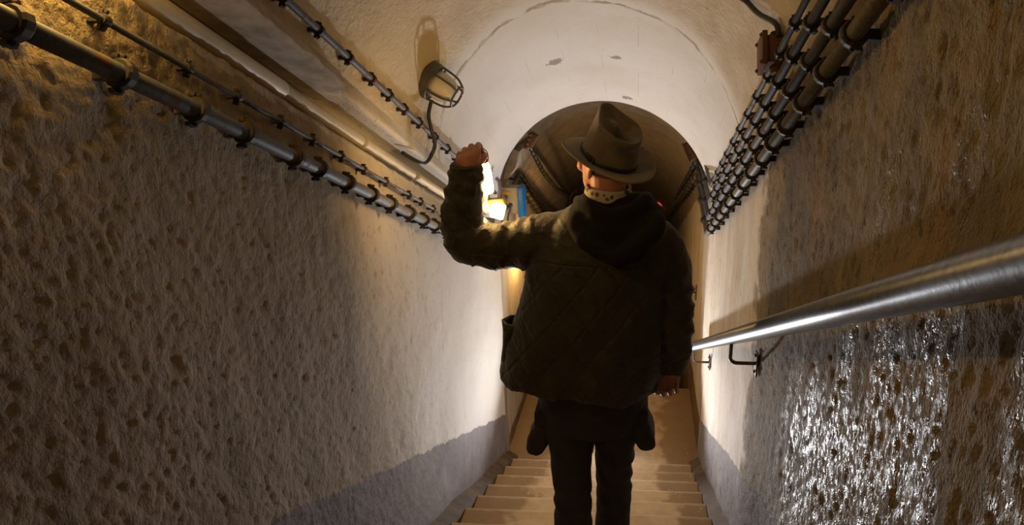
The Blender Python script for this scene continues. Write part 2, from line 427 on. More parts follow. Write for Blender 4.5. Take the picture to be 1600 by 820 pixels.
def frame_from(loc, zaxis, up=(0, 0, 1)):
    z = Vector(zaxis).normalized(); x = Vector(up).cross(z)
    if x.length < 1e-4: x = Vector((1, 0, 0))
    x.normalize(); y = z.cross(x)
    m = Matrix((x, y, z)).transposed().to_4x4(); m.translation = Vector(loc); return m

def remeshed(name, bm, voxel, mat, parent=None, smooth_iter=4, fn=None, decimate=None):
    bmesh.ops.recalc_face_normals(bm, faces=bm.faces)
    me = bpy.data.meshes.new('tmp'); bm.to_mesh(me); bm.free()
    o = bpy.data.objects.new('tmp', me); COL.objects.link(o)
    md = o.modifiers.new('r', 'REMESH'); md.mode = 'VOXEL'; md.voxel_size = voxel
    if smooth_iter:
        ms = o.modifiers.new('s', 'SMOOTH'); ms.iterations = smooth_iter; ms.factor = 0.5
    if decimate:
        dm = o.modifiers.new('d', 'DECIMATE'); dm.ratio = decimate
    dg = bpy.context.evaluated_depsgraph_get(); dg.update()
    m2 = bpy.data.meshes.new_from_object(o.evaluated_get(dg))
    bpy.data.objects.remove(o); bpy.data.meshes.remove(me)
    m2.name = name; m2.materials.clear()
    if fn:
        nrm = [v.normal.copy() for v in m2.vertices]
        for v, n in zip(m2.vertices, nrm): v.co += n*fn(v.co, n)
        m2.update()
    return link(name, m2, mat, parent)

# ------------------------------------------------------------------ the setting
Y_END = 4.30                 # the upper flight's vault and walls end here, the landing begins
XL, XR = -1.0, 0.48
VC, VR, VS = (XL+XR)/2, (XR-XL)/2, 2.0     # vault: centre, radius, springing height
LAND_Z = -2.01

def spaced(a, b, d0, ref):
    out = [a]
    while out[-1] < b: out.append(out[-1]+d0*max(1.0, out[-1]/ref))
    out[-1] = b; return out

def rough(p, s):
    v = Vector(p)
    return noise.fractal(v*s, 1.0, 2.0, 4)

def wall_disp_left(y, h):
    near = min(1, max(0, (3.0-y)/1.2)); amp = 0.0012+0.0034*near
    p = Vector((0.3, y, h))
    a = noise.fractal(Vector((1.3, y*66, h*48)), 0.8, 2.0, 2)
    b = noise.fractal(p*2.2, 1.0, 2.0, 3)
    c = noise.noise(Vector((4.1, y*27+h*9, h*17)))
    pit = max(0, noise.noise(Vector((8.7, y*9, h*7)))-0.5)*0.025*near
    return amp*(a*0.8+c*0.55)+0.009*b-pit

def wall_disp_right(y, h):
    near = min(1, max(0, (2.75-y)/0.5)); amp = 0.0012+0.0034*near
    a = noise.fractal(Vector((1.3, y*50, h*28)), 0.8, 2.0, 2)
    b = noise.fractal(Vector((7, y, h*0.8))*2.5, 1.0, 2.0, 3)
    c = noise.noise(Vector((4.1, y*24+h*6, h*12)))
    return amp*(a+c*0.45)+0.010*b

# left wall, with the slot for the drain pipe and the upper strip to the vault's springing
ys = spaced(-0.6, Y_END, 0.009, 1.0)
ys = [-0.6, -0.2, 0.2, 0.5]+spaced(0.7, Y_END, 0.0065, 1.0)
hs = list(np.arange(0.0, 1.78, 0.0075))
P = []
for y in ys:
    row = []
    fade_y = 1.0 if y < 4.22 else max(0.0, (Y_END-y)/0.08)
    for h in hs: row.append((XL+wall_disp_left(y, h), y, h-T*y))
    er = 0.006*noise.noise(Vector((2, y*9, 0)))+0.011*noise.fractal(Vector((5, y*28, 0)), 0.8, 2.0, 3)
    top = 1.797+er*0.7
    row.append((XL+wall_disp_left(y, 1.79)-0.002, y, top-0.008-T*y))
    row.append((XL-0.012+er*0.5, y, top-T*y))
    row.append((XL-0.05+er*0.3, y, 1.795-T*y))
    row.append((XL-0.12, y, 1.79-T*y))
    row.append((XL-0.125, y, 1.94-T*y))
    row.append((XL-0.07, y, 1.938-T*y))
    for k, (dx, hh) in enumerate(((-0.012, 1.936), (0.008, 1.934), (0.016, 1.942), (0.014, 1.955), (0.010, 1.97), (0.005, 1.985), (0.0, 2.01), (0.001, 2.04))):
        d = 0.006*rough((9, y*6, hh*6), 1.5) if k else 0
        row.append((XL+dx+d, y, hh-T*y))
    P.append(row)
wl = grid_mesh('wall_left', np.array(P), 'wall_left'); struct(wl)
wl['label'] = 'rough limewashed left wall with grey dado and pipe slot'

ys = [-0.6, -0.2, 0.2]+spaced(0.45, Y_END, 0.007, 0.9)
hs = list(np.arange(0.0, 2.04, 0.008))
P = [[(XR-wall_disp_right(y, h), y, h-T*y) for h in hs] for y in ys]
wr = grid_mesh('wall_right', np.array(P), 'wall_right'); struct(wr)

# vault of the upper flight
ys = [-0.6, 0.0, 0.6]+list(np.arange(1.0, Y_END, 0.022))+[Y_END]
P = []
for y in ys:
    row = []
    for a in np.linspace(math.pi, 0, 130):
        near = min(1, max(0, (3.2-y)/0.3))
        d = 0.008*noise.fractal(Vector((math.cos(a)*1.5, y*1.5, math.sin(a)*1.5)), 1.0, 2.0, 3)+(0.0015+0.003*near)*noise.fractal(Vector((math.cos(a)*9, y*9, math.sin(a)*9)), 0.9, 2.0, 4)
        if y > 4.2: d *= 0.4
        d += 0.006*near
        r = VR-d
        row.append((VC+r*math.cos(a), y, VS+r*math.sin(a)-T*y))
    P.append(row)
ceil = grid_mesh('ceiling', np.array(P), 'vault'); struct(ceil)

# concrete ledge over the slot: thicker down to y = 2.1, its end broken off at a slant
bm = bmesh.new(); rings = []
for y in [-0.6]+list(np.arange(0.6, 2.0, 0.03))+[2.06, 2.085, 2.16]:
    k = 1.0 if y < 2.07 else (0.35 if y < 2.1 else 0.05)
    e = 0.007*noise.noise(Vector((3, y*13, 1)))+0.004*noise.noise(Vector((7, y*40, 1)))
    pr = [(-1.11, 1.934), (-1.0, 1.924), (-1.0+0.052*k+e, 1.930+e*0.6), (-1.0+0.058*k+e, 1.944+e), (-1.0+0.042*k, 1.985), (-1.01, 2.03), (-1.11, 2.03)]
    rings.append([Vector((px, y, h-T*y)) for px, h in pr])
loft(bm, rings)
struct(obj('trim_ledge', bm, 'ledge', smooth=True, sharp=35))

# the landing and the lower flight: level to 4.95, then falling at 22 degrees
T2 = math.tan(math.radians(22))
def base2(y):
    z0 = -T*Y_END
    return z0 if y < 4.95 else z0-T2*(y-4.95)
ys = [Y_END, 4.5, 4.75, 4.95]+list(np.arange(5.15, 10.6, 0.15))
def far_wall(name, X, s, mat):
    P = []
    for y in ys:
        row = []
        for h in np.linspace(-0.6, 2.02, 60):
            d = 0.006*noise.fractal(Vector((2+X, y*5, h*5)), 1, 2, 3)
            row.append((X+s*d, y, base2(y)+h))
        P.append(row)
    return struct(grid_mesh(name, np.array(P), mat))
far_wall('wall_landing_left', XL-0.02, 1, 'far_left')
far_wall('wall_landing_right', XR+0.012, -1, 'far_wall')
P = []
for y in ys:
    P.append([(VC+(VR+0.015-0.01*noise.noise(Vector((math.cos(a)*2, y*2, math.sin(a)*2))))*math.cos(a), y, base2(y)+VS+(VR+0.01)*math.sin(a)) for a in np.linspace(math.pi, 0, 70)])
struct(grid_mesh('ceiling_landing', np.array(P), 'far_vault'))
# side ledge of the lower flight's left haunch
bm = bmesh.new(); rings = []
for y in (4.55, 4.75, 4.95, 5.3, 6, 7, 8, 9, 10.5):
    rings.append([Vector((px, y, base2(y)+h)) for px, h in ((-1.05, 2.15), (-0.965, 2.165), (-0.905, 2.25), (-0.875, 2.36), (-0.98, 2.40))])
loft(bm, rings); struct(obj('trim_ledge_landing', bm, 'ledge', sharp=30))
# end wall of the lower flight
bm = bmesh.new(); box(bm, (VC, 10.6, base2(10.6)+1.0), (2.0, 0.1, 5.0)); struct(obj('wall_end', bm, 'far_vault', smooth=False))

# floor: a landing slab, every step an object of its own
floor = empty('floor', (0, 0, 0)); floor['kind'] = 'structure'
bm = bmesh.new(); box(bm, (VC, 4.70, LAND_Z-0.1), (XR-XL+0.06, 1.34, 0.2), bevel=0.006)
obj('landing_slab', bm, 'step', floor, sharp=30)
TREAD = 0.243
step_me = []
for k in range(3):
    bm = bmesh.new()
    w = 1.345; b2 = bmesh.new(); bmesh.ops.create_cube(b2, size=1.0)
    bmesh.ops.scale(b2, vec=(w, TREAD+0.03, 0.14), verts=b2.verts)
    bmesh.ops.translate(b2, vec=(0, -(TREAD+0.03)/2, -0.07), verts=b2.verts)
    ee = [e for e in b2.edges if all(v.co.z > -0.01 for v in e.verts) and all(v.co.y > -0.01 for v in e.verts)]
    bmesh.ops.subdivide_edges(b2, edges=[e for e in b2.edges if abs(e.verts[0].co.x-e.verts[1].co.x) > 0.5], cuts=24)
    ee = [e for e in b2.edges if all(v.co.z > -0.01 and v.co.y > -0.01 for v in e.verts)]
    rs = random.Random(k)
    bmesh.ops.bevel(b2, geom=ee, offset=0.010, segments=2, affect='EDGES', profile=0.5)
    for v in b2.verts:
        if v.co.y > -0.03 and v.co.z > -0.03:
            q = noise.noise(Vector((v.co.x*7+k*9, k, 0)))
            v.co.y -= 0.006*max(0, q); v.co.z -= 0.004*max(0, noise.noise(Vector((v.co.x*11+k*5, 3, k))))
    merge(bm, b2)
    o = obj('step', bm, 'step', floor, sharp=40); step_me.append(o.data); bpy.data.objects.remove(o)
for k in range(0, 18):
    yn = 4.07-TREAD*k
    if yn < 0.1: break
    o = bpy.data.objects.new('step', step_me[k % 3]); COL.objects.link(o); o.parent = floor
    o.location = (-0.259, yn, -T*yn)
bm = bmesh.new()
loft(bm, [[Vector((x, y, z)) for x, z in ((XL-0.03, a), (XR+0.03, a), (XR+0.03, a-0.1), (XL-0.03, a-0.1))] for y, a in ((5.3, LAND_Z-0.12), (10.6, LAND_Z-0.12-T2*5.3))])
struct(obj('floor_lower', bm, 'curb', smooth=False))
# stringers of render beside the steps
for nm, x0, x1 in (('trim_stringer_left', XL-0.02, -0.934), ('trim_stringer_right', 0.416, XR+0.02)):
    bm = bmesh.new(); rings = []
    for y in np.arange(0.0, 4.26, 0.04):
        e = 0.010*noise.noise(Vector((x0*3, y*3, 0)))+0.006*noise.noise(Vector((x0*3+4, y*23, 0)))
        t = (0.012+0.5*e) if y < 4.1 else 0.0
        inn, out = (x1, x0) if x0 < -0.5 else (x0, x1)
        rings.append([Vector((inn+(0.5*e if x0 < 0 else -0.5*e), y, t-0.02-T*y)), Vector((inn+e, y, -0.25-T*y)), Vector((out, y, -0.25-T*y)), Vector((out, y, t+0.035-T*y))])
    loft(bm, rings); struct(obj(nm, bm, 'curb', sharp=50))

# ------------------------------------------------------------------ pipes with clamps
def clamp_mesh(name, r, reach, sgn, mat='clamp'):
    """saddle clamp about local Y (the pipe's run); the wall lies at local x = -sgn*reach"""
    bm = bmesh.new()
    R = r*1.25+0.0015; w = 0.006+r*0.28
    n = 14; rings = []
    for k in range(n):
        a = 2*math.pi*k/n; c, s = math.cos(a), math.sin(a)
        rings.append([Vector((rr*c, yy, rr*s)) for rr, yy in ((R*1.02, -w), (R*1.18, -w*0.6), (R*1.18, w*0.6), (R*1.02, w), (r*0.98, w), (r*0.98, -w))])
    m = len(rings[0]); vs = [[bm.verts.new(p) for p in rg] for rg in rings]
    for i in range(n):
        for j in range(m):
            bm.faces.new((vs[i][j], vs[(i+1) % n][j], vs[(i+1) % n][(j+1) % m], vs[i][(j+1) % m]))
    for s in (-1, 1):                                       # lugs with their screws
        box(bm, (-sgn*r*0.45, 0, s*(R*1.18+0.003)), (r*0.5+0.004, w*1.7, 0.009), bevel=0.0015)
        b2 = bmesh.new(); bmesh.ops.create_cone(b2, cap_ends=True, segments=7, radius1=0.004, radius2=0.0035, depth=r*0.8+0.010)
        bmesh.ops.rotate(b2, cent=(0, 0, 0), matrix=Matrix.Rotation(math.pi/2, 3, 'Y'), verts=b2.verts)
        bmesh.ops.translate(b2, vec=(-sgn*r*0.3, 0, s*(R*1.18+0.0035)), verts=b2.verts); merge(bm, b2)
    dep = reach-r*0.6
    box(bm, (-sgn*(r*0.6+dep/2), 0, 0), (dep, w*1.3, R*0.9), bevel=0.0015)
    bmesh.ops.recalc_face_normals(bm, faces=bm.faces)
    me = bpy.data.meshes.new(name); bm.to_mesh(me); bm.free(); me.materials.append(M[mat])
    me.polygons.foreach_set('use_smooth', [False]*len(me.polygons))
    return me

def pipe(name, pts, r, mat, label, cat, group, reach=0.06, sgn=1, clamps=(), clamp_label=None, wall_x=None):
    """pts: way points; clamps: y positions along the run; sgn +1: wall on the left side"""
    root = empty(name, pts[0], label, cat, group)
    bm = bmesh.new(); tube(bm, pts, r, 12, 1, smooth=False)
    part(obj('conduit' if cat != 'pipe' else 'tube', bm, mat), root)
    me = clamp_mesh('pipe_clamp', r, reach, sgn)
    A = np.array([tuple(p) for p in pts])
    for y in clamps:
        i = max(0, min(len(A)-2, int(np.searchsorted(A[:, 1], y)-1)))
        t = (y-A[i, 1])/(A[i+1, 1]-A[i, 1]); p = A[i]+(A[i+1]-A[i])*t
        d = Vector(A[i+1]-A[i]).normalized()
        o = bpy.data.objects.new('pipe_clamp', me); COL.objects.link(o)
        o.parent = root; o.matrix_parent_inverse = Matrix.Translation(-Vector(root.location))
        o.location = p; o.rotation_euler = (math.atan2(d.z, d.y)+random.uniform(-0.05, 0.05), random.uniform(-0.08, 0.08), 0)
    return root

def sl(x, y, h): return Vector((x, y, h-T*y))
def jit(ys): return [y+random.uniform(-0.012, 0.012) for y in ys]
# left wall, upper flight (they end where the landing begins)
pipe('wall_pipe', [sl(-0.95, 0.3, 1.59), sl(-0.95, 1.6, 1.607), sl(-0.95, 4.05, 1.615)], 0.0185, 'cable',
     'thick grey pipe in rusty clamps along the left wall, lowest of the four runs there', 'pipe', None, 0.066, 1,
     [0.80, 0.98, 1.163, 1.345, 1.502, 1.705, 1.825, 1.993, 2.165, 2.325, 2.51, 2.67, 2.815, 2.98, 3.15, 3.33, 3.5, 3.68, 3.86])
pipe('wall_conduit', [sl(-0.972, 0.3, 1.70), sl(-0.972, 2.0, 1.703), sl(-0.972, 4.05, 1.71)], 0.0068, 'cable',
     'thin grey conduit just above the thick clamped pipe, left wall', 'conduit', None, 0.036, 1,
     [1.18, 1.376, 1.532, 1.703, 1.857, 2.025, 2.181, 2.363, 2.584, 2.72, 2.88, 3.06, 3.25, 3.45, 3.65, 3.85])
pipe('wall_conduit', [sl(-0.958, 0.4, 2.055), sl(-0.958, 2.0, 2.058), sl(-0.958, 4.1, 2.068)], 0.0108, 'cable',
     'grey conduit with dark clamps at the foot of the vault above the left ledge', 'conduit', None, 0.042, 1,
     [1.46, 1.63, 1.79, 1.96, 2.138, 2.304, 2.45, 2.595, 2.755, 2.95, 3.13, 3.32, 3.5, 3.7, 3.9])
# ivory drain pipe in the slot
root = empty('drain_pipe', sl(-1.035, 0.2, 1.83), 'ivory plastic pipe with socket joints lying in the slot of the left wall', 'pipe')
bm = bmesh.new(); tube(bm, [sl(-1.035, 0.2, 1.835), sl(-1.035, 1.87, 1.840), sl(-1.035, 4.2, 1.866)], 0.0225, 20, 1, smooth=False)
part(obj('tube', bm, 'pvc'), root)
for y, L in ((1.84, 0.10), (2.35, 0.035), (2.86, 0.05), (3.5, 0.05)):
    bm = bmesh.new()
    a, b = sl(-1.035, y-L, 1.840 if y < 2 else 1.848), sl(-1.035, y, 1.840 if y < 2 else 1.850)
    if y > 2: a.z = np.interp(y-L, (1.87, 4.2), (1.840, 1.866))-T*(y-L); b.z = np.interp(y, (1.87, 4.2), (1.840, 1.866))-T*y
    if y < 2: a = sl(-1.035, 0.2, 1.836)
    tube(bm, [a, b-(b-a).normalized()*0.008, b], [0.0262 if y < 2 else 0.0245, 0.0275 if y < 2 else 0.0250, 0.0245 if y < 2 else 0.0235], 20, 1, smooth=False)
    part(obj('socket_joint', bm, 'pvc'), root)

# right wall: four runs, thickest lowest, across the landing and on down the lower flight
RX = 0.428
order = [('thickest and lowest', 1.787, 0.0190, 'cable_brown'), ('second from below', 1.886, 0.0155, 'cable'),
         ('third from below', 1.988, 0.0140, 'cable'), ('thinnest and uppermost', 2.082, 0.0105, 'cable')]
for k, (which, h, r, mat) in enumerate(order):
    first = (1.24, 1.41, 1.60, 1.80)[k]
    cl = jit(list(np.arange(first, 3.9, 0.178)))
    p0 = sl(RX, 0.4, h); p1 = sl(RX, 3.94-0.02*k, h)
    p2 = Vector((RX-0.004*k, 4.86+0.02*k, p1.z+0.19))
    p3 = Vector((RX-0.004*k, 9.9, p2.z-math.tan(math.radians(19.5))*(9.9-p2.y)+0.0*k))
    cl += [4.12+0.05*k, 4.42+0.03*k, 4.7]+list(np.arange(5.0+0.03*k, 9.6, 0.24))
    rt = pipe('wall_conduit', [p0, p1, p2, p3], r, mat, 'clamped conduit on the right wall, %s of the four' % which, 'conduit', None, 0.066, -1, cl)

# left wall of the landing and lower flight: bundle and a chain-clamped run on the haunch
def low(x, y, h): return Vector((x, y, base2(y)+h))
for k, (dz, r) in enumerate(((0.0, 0.017), (0.075, 0.013))):
    pipe('wall_conduit', [Vector((-0.955, 4.36, -0.02+dz)), Vector((-0.955, 4.96, 0.045+dz)), Vector((-0.955, 6.0, -0.50+dz)), Vector((-0.955, 7.8, -1.42+dz))], r, 'cable_brown',
         ['dark clamped conduit on the left wall of the lower flight, beside the blue lidded box', 'thinner dark conduit above the one beside the blue lidded box'][k], 'conduit', None, 0.06, 1,
         [4.5, 4.8]+list(np.arange(5.05, 7.6, 0.13)))
pipe('wall_conduit', [Vector((-0.80, 4.52, 0.46)), Vector((-0.80, 4.63, 0.365)), Vector((-0.81, 5.25, 0.065)), Vector((-0.83, 6.2, -0.29)), Vector((-0.84, 7.7, -0.75)), Vector((-0.84, 9.6, -1.45))], 0.010, 'cable_brown',
     'dark clamped conduit along the left haunch of the unlit lower vault', 'conduit', None, 0.022, 1, list(np.arange(4.56, 9.3, 0.105)))

# ------------------------------------------------------------------ handrail
RL = [Vector((0.370, y, 0.916-0.530*(y-0.603))) for y in (0.20, 1.5, 2.8, 4.02)]
root = empty('handrail', RL[0], 'thick galvanised steel handrail running down the right wall', 'handrail')
bm = bmesh.new(); tube(bm, RL, 0.0295, 32, 4, round_ends=True); part(obj('rail', bm, 'rail'), root)
A = np.array([tuple(p) for p in RL])
for y in (0.55, 2.31, 3.79):
    z = float(np.interp(y, A[:, 1], A[:, 2])); b = empty('rail_bracket', (0.37, y, z)); part(b, root); b.location = (0.37, y, z)
    bm = bmesh.new()
    tube(bm, [(0.37, y, z-0.025), (0.37, y, z-0.075), (0.371, y, z-0.098), (0.385, y, z-0.112), (0.405, y, z-0.115), (0.474, y, z-0.115)], 0.0075, 10, 3)
    box(bm, (0.37, y, z-0.031), (0.012, 0.06, 0.004), Matrix.Rotation(-0.45, 3, 'X'))
    o = obj('bracket_arm', bm, 'bracket'); o.parent = b; o.location = (-0.37, -y, -z)
    bm = bmesh.new(); box(bm, (0.474, y, z-0.115), (0.008, 0.045, 0.10), bevel=0.004)
    for s in (-1, 1): ball(bm, (0.469, y, z-0.115+s*0.036), 0.007, 8)
    o = obj('wall_plate', bm, 'bracket'); o.parent = b; o.location = (-0.37, -y, -z)
# small iron hook on the landing wall
root = empty('wall_hook', (0.485, 5.1, -0.92), 'small iron wall hook on the right landing wall above the handrail end', 'hook')
bm = bmesh.new(); box(bm, (0.486, 5.1, -0.92), (0.01, 0.03, 0.13), bevel=0.003)
part(obj('wall_plate', bm, 'bracket'), root)
bm = bmesh.new(); tube(bm, [(0.482, 5.1, -0.92), (0.44, 5.1, -0.92), (0.425, 5.1, -0.91), (0.42, 5.1, -0.88)], 0.008, 8, 3)
part(obj('hook_arm', bm, 'bracket'), root)

# ------------------------------------------------------------------ rusted junction box and cable, right
root = empty('junction_box', (0.43, 2.24, 1.07), 'rusty cast iron junction box at the top of the right conduit bundle', 'junction box')
bm = bmesh.new(); R25 = Matrix.Rotation(-math.radians(25), 3, 'X')
box(bm, (0.435, 2.235, 1.075), (0.075, 0.085, 0.095), R25, 0.010)
for s in (-1, 1):
    b2 = bmesh.new(); bmesh.ops.create_cone(b2, cap_ends=True, segments=14, radius1=0.024, radius2=0.019, depth=0.03)
    bmesh.ops.translate(b2, vec=(0, 0, s*0.055), verts=b2.verts)
    if s < 0: bmesh.ops.rotate(b2, cent=(0, 0, -0.055), matrix=Matrix.Rotation(math.pi, 3, 'X'), verts=b2.verts)
    bmesh.ops.rotate(b2, cent=(0, 0, 0), matrix=R25, verts=b2.verts); bmesh.ops.translate(b2, vec=(0.435, 2.235, 1.075), verts=b2.verts); merge(bm, b2)
part(obj('box_body', bm, 'rust', sharp=35), root)
bm = bmesh.new(); box(bm, (0.390, 2.235, 1.075), (0.018, 0.10, 0.115), R25, 0.005)
for sy in (-1, 1):
    for sz in (-1, 1):
        ball(bm, Vector((0.380, 2.235, 1.075))+R25 @ Vector((0, sy*0.038, sz*0.045)), 0.007, 8)
part(obj('cover_plate', bm, 'rust', sharp=35), root)
bm = bmesh.new(); tube(bm, [(0.435, 2.215, 1.125), (0.425, 2.23, 1.165), (0.385, 2.34, 1.200), (0.35, 2.42, 1.245), (0.30, 2.46, 1.275), (0.245, 2.48, 1.305)], 0.0095, 10, 5)
tag(obj('cable', bm, 'rubber'), 'black cable rising from the rusty junction box to the vault', 'cable')

# ------------------------------------------------------------------ caged bulkhead lamp on the vault
lp = Vector((-0.958, 2.865, 0.965))
nrm = Vector((0.86, -0.10, -0.50)).normalized()
Fm = frame_from(lp-nrm*0.050, nrm) @ Matrix.Scale(1.10, 4)
root = empty('bulkhead_lamp', lp, 'unlit grey bulkhead lamp with a wire cage on the left haunch of the vault', 'lamp')
bm = bmesh.new(); lathe(bm, [(0.001, 0.0), (0.060, 0.0), (0.075, 0.004), (0.077, 0.012), (0.077, 0.085), (0.074, 0.094), (0.068, 0.098), (0.060, 0.092), (0.001, 0.088)], 32, Fm)
part(obj('lamp_housing', bm, 'lampgrey', sharp=35), root)
bm = bmesh.new(); lathe(bm, [(0.001, 0.09), (0.056, 0.09), (0.056, 0.12), (0.053, 0.15), (0.045, 0.172), (0.028, 0.185), (0.001, 0.19)], 28, Fm)
part(obj('glass_globe', bm, 'glass'), root)
cage = empty('wire_cage', lp); part(cage, root); cage.location = lp
for k in range(6):
    a = 2*math.pi*k/6+0.35; bm = bmesh.new()
    tube(bm, [Fm @ Vector((r*math.cos(a), r*math.sin(a), h)) for r, h in ((0.070, 0.092), (0.068, 0.13), (0.062, 0.17), (0.046, 0.198), (0.040, 0.202))], 0.0050, 7, 4)
    o = obj('cage_rib', bm, 'lampgrey'); o.parent = cage; o.location = -lp
for rr, hh in ((0.043, 0.20), (0.071, 0.097)):
    bm = bmesh.new(); tube(bm, [Fm @ Vector((rr*math.cos(2*math.pi*k/24), rr*math.sin(2*math.pi*k/24), hh)) for k in range(25)], 0.0050, 7, 1, smooth=False)
    o = obj('cage_ring', bm, 'lampgrey'); o.parent = cage; o.location = -lp
bm = bmesh.new()
tube(bm, [Vector((-0.93, 2.86, 0.865)), Vector((-0.945, 2.845, 0.80)), Vector((-0.935, 2.84, 0.73)), Vector((-0.928, 2.845, 0.67)), Vector((-0.945, 2.835, 0.625)), Vector((-0.958, 2.79, 0.598)), Vector((-0.97, 2.73, 0.612)), Vector((-1.02, 2.68, 0.662))], 0.0085, 10, 6)
tag(obj('cable', bm, 'rubber'), 'black cable curving from the caged lamp down into the wall slot', 'cable')

# ------------------------------------------------------------------ work lamp, box with the blue lid
root = empty('square_lamp', (-0.93, 4.04, 0.06), 'small square lit lamp hanging beside the blue lidded box, left wall end', 'lamp')
Rq = Matrix.Rotation(math.radians(14), 3, 'Y') @ Matrix.Rotation(math.radians(-12), 3, 'X')
bm = bmesh.new(); box(bm, (-0.93, 4.02, 0.055), (0.085, 0.05, 0.098), Rq, 0.010); part(obj('lamp_diffuser', bm, 'square', sharp=40), root)
bm = bmesh.new(); box(bm, Vector((-0.93, 4.02, 0.055))+Rq @ Vector((0, 0.036, 0)), (0.045, 0.024, 0.055), Rq, 0.005); part(obj('lamp_back', bm, 'dark', sharp=40), root)
bm = bmesh.new(); box(bm, (-0.955, 4.06, 0.095), (0.13, 0.06, 0.07), Matrix.Rotation(math.radians(-6), 3, 'Y'), 0.006); part(obj('lamp_bracket', bm, 'orange', sharp=40), root)
bm = bmesh.new(); tube(bm, [(-0.925, 4.06, 0.12), (-0.92, 4.07, 0.18), (-0.925, 4.08, 0.235), (-0.945, 4.09, 0.26)], 0.012, 8, 4)
part(obj('hanging_strap', bm, 'violet'), root)

root = empty('junction_box', (-0.93, 4.46, 0.0), 'beige plastic junction box with a bright blue lid on the left landing wall', 'junction box')
bm = bmesh.new(); box(bm, (-0.930, 4.46, 0.030), (0.12, 0.11, 0.19), None, 0.010); part(obj('box_body', bm, 'boxgrey', sharp=40), root)
bm = bmesh.new(); box(bm, (-0.853, 4.46, 0.015), (0.045, 0.125, 0.225), None, 0.014)
box(bm, (-0.848, 4.46, -0.11), (0.03, 0.04, 0.04), None, 0.006); part(obj('box_lid', bm, 'blue', sharp=40), root)
for sx in (-0.965, -0.925):
    bm = bmesh.new()
    b2 = bmesh.new(); bmesh.ops.create_cone(b2, cap_ends=True, segments=8, radius1=0.016, radius2=0.013, depth=0.04)
    bmesh.ops.rotate(b2, cent=(0, 0, 0), matrix=Matrix.Rotation(math.pi/2, 3, 'X'), verts=b2.verts); bmesh.ops.translate(b2, vec=(sx, 4.39, 0.0), verts=b2.verts); merge(bm, b2)
    tube(bm, [(sx, 4.38, 0.0), (sx+0.005, 4.35, -0.02), (sx-0.01, 4.34, -0.08), (sx-0.02, 4.35, -0.2)], 0.007, 8, 4)
    part(obj('cable_gland', bm, 'dark'), root)
bm = bmesh.new(); box(bm, (-0.955, 4.402, 0.085), (0.07, 0.006, 0.03), None, 0.002); part(obj('rating_plate', bm, 'orange'), root)

root = empty('landing_lamp', (-0.93, 4.95, -0.52), 'warm lit lamp on the left landing wall, glowing from behind the man', 'lamp')
bm = bmesh.new(); lathe(bm, [(0.001, -0.07), (0.04, -0.07), (0.045, -0.05), (0.045, 0.05), (0.036, 0.07), (0.001, 0.07)], 20, Matrix.Translation((-0.88, 4.95, -0.52))); part(obj('lamp_globe', bm, 'landing_glow'), root)
bm = bmesh.new(); box(bm, (-0.96, 4.95, -0.46), (0.10, 0.06, 0.06), None, 0.008); box(bm, (-0.89, 4.95, -0.44), (0.07, 0.07, 0.02), None, 0.006); part(obj('lamp_bracket', bm, 'dark', sharp=40), root)

# rusted box at the left springing of the lower vault, rust red one at the right
bm = bmesh.new(); box(bm, (-0.765, 4.45, 0.455), (0.06, 0.10, 0.10), Matrix.Rotation(0.5, 3, 'Y'), 0.012)
for k in range(4): ball(bm, (-0.80+0.012*k, 4.40, 0.41+0.03*k), 0.014, 8)
tag(obj('junction_box', bm, 'rust', sharp=40), 'rusty junction box high on the left of the lower vault', 'junction box')
bm = bmesh.new(); box(bm, (0.345, 4.55, 0.375), (0.06, 0.09, 0.12), Matrix.Rotation(-0.4, 3, 'Y'), 0.010)
box(bm, (0.315, 4.55, 0.36), (0.014, 0.10, 0.13), Matrix.Rotation(-0.4, 3, 'Y'), 0.006)
tag(obj('junction_box', bm, 'rust', sharp=40), 'reddish rusty junction box high on the right at the far arch', 'junction box')
# slack dark cable on the lower vault, small red lamp at its foot
bm = bmesh.new(); tube(bm, [(-0.86, 7.2, -0.98), (-0.84, 7.1, -0.75), (-0.80, 7.05, -0.58), (-0.70, 7.1, -0.46), (-0.62, 7.2, -0.45), (-0.58, 7.3, -0.52), (-0.60, 7.3, -0.75), (-0.75, 7.25, -0.95), (-0.93, 7.2, -1.08)], 0.014, 8, 5)
tag(obj('cable', bm, 'rubber'), 'slack black cable looping on the left side of the dark lower vault', 'cable')

# ------------------------------------------------------------------ floodlight on the landing, behind the man's legs
FX, FY, FZ = -0.24, 4.42, -1.76
root = empty('floodlight', (FX, FY, LAND_Z), 'small work floodlight standing on the landing behind the man\'s legs, facing the stairs', 'floodlight')
Rf = Matrix.Rotation(math.radians(-10), 3, 'X')
def fl(v): return Vector((FX, FY, FZ))+Rf @ Vector(v)
bm = bmesh.new(); box(bm, fl((0, 0.032, 0)), (0.26, 0.05, 0.20), Rf, 0.008)
for k in range(6): box(bm, fl((-0.1+0.04*k, 0.065, 0)), (0.006, 0.03, 0.16), Rf)
part(obj('lamp_housing', bm, 'dark', sharp=40), root)
bm = bmesh.new(); box(bm, fl((0, 0.004, 0)), (0.225, 0.006, 0.165), Rf); part(obj('lamp_panel', bm, 'flood', smooth=False), root)
ld = bpy.data.lights.new('floodlight_beam', 'SPOT'); ld.energy = FLOOD_W; ld.color = (0.97, 0.97, 1.0); ld.spot_size = math.radians(FLOOD_CONE); ld.spot_blend = 1.0; ld.shadow_soft_size = 0.05
lo = bpy.data.objects.new('floodlight_beam', ld); COL.objects.link(lo)
lo.rotation_euler = Vector((0.02, -math.cos(math.radians(FLOOD_TILT)), math.sin(math.radians(FLOOD_TILT)))).to_track_quat('-Z', 'Y').to_euler()
part(lo, root); lo.location = fl((0, -0.06, 0.0))
bm = bmesh.new()
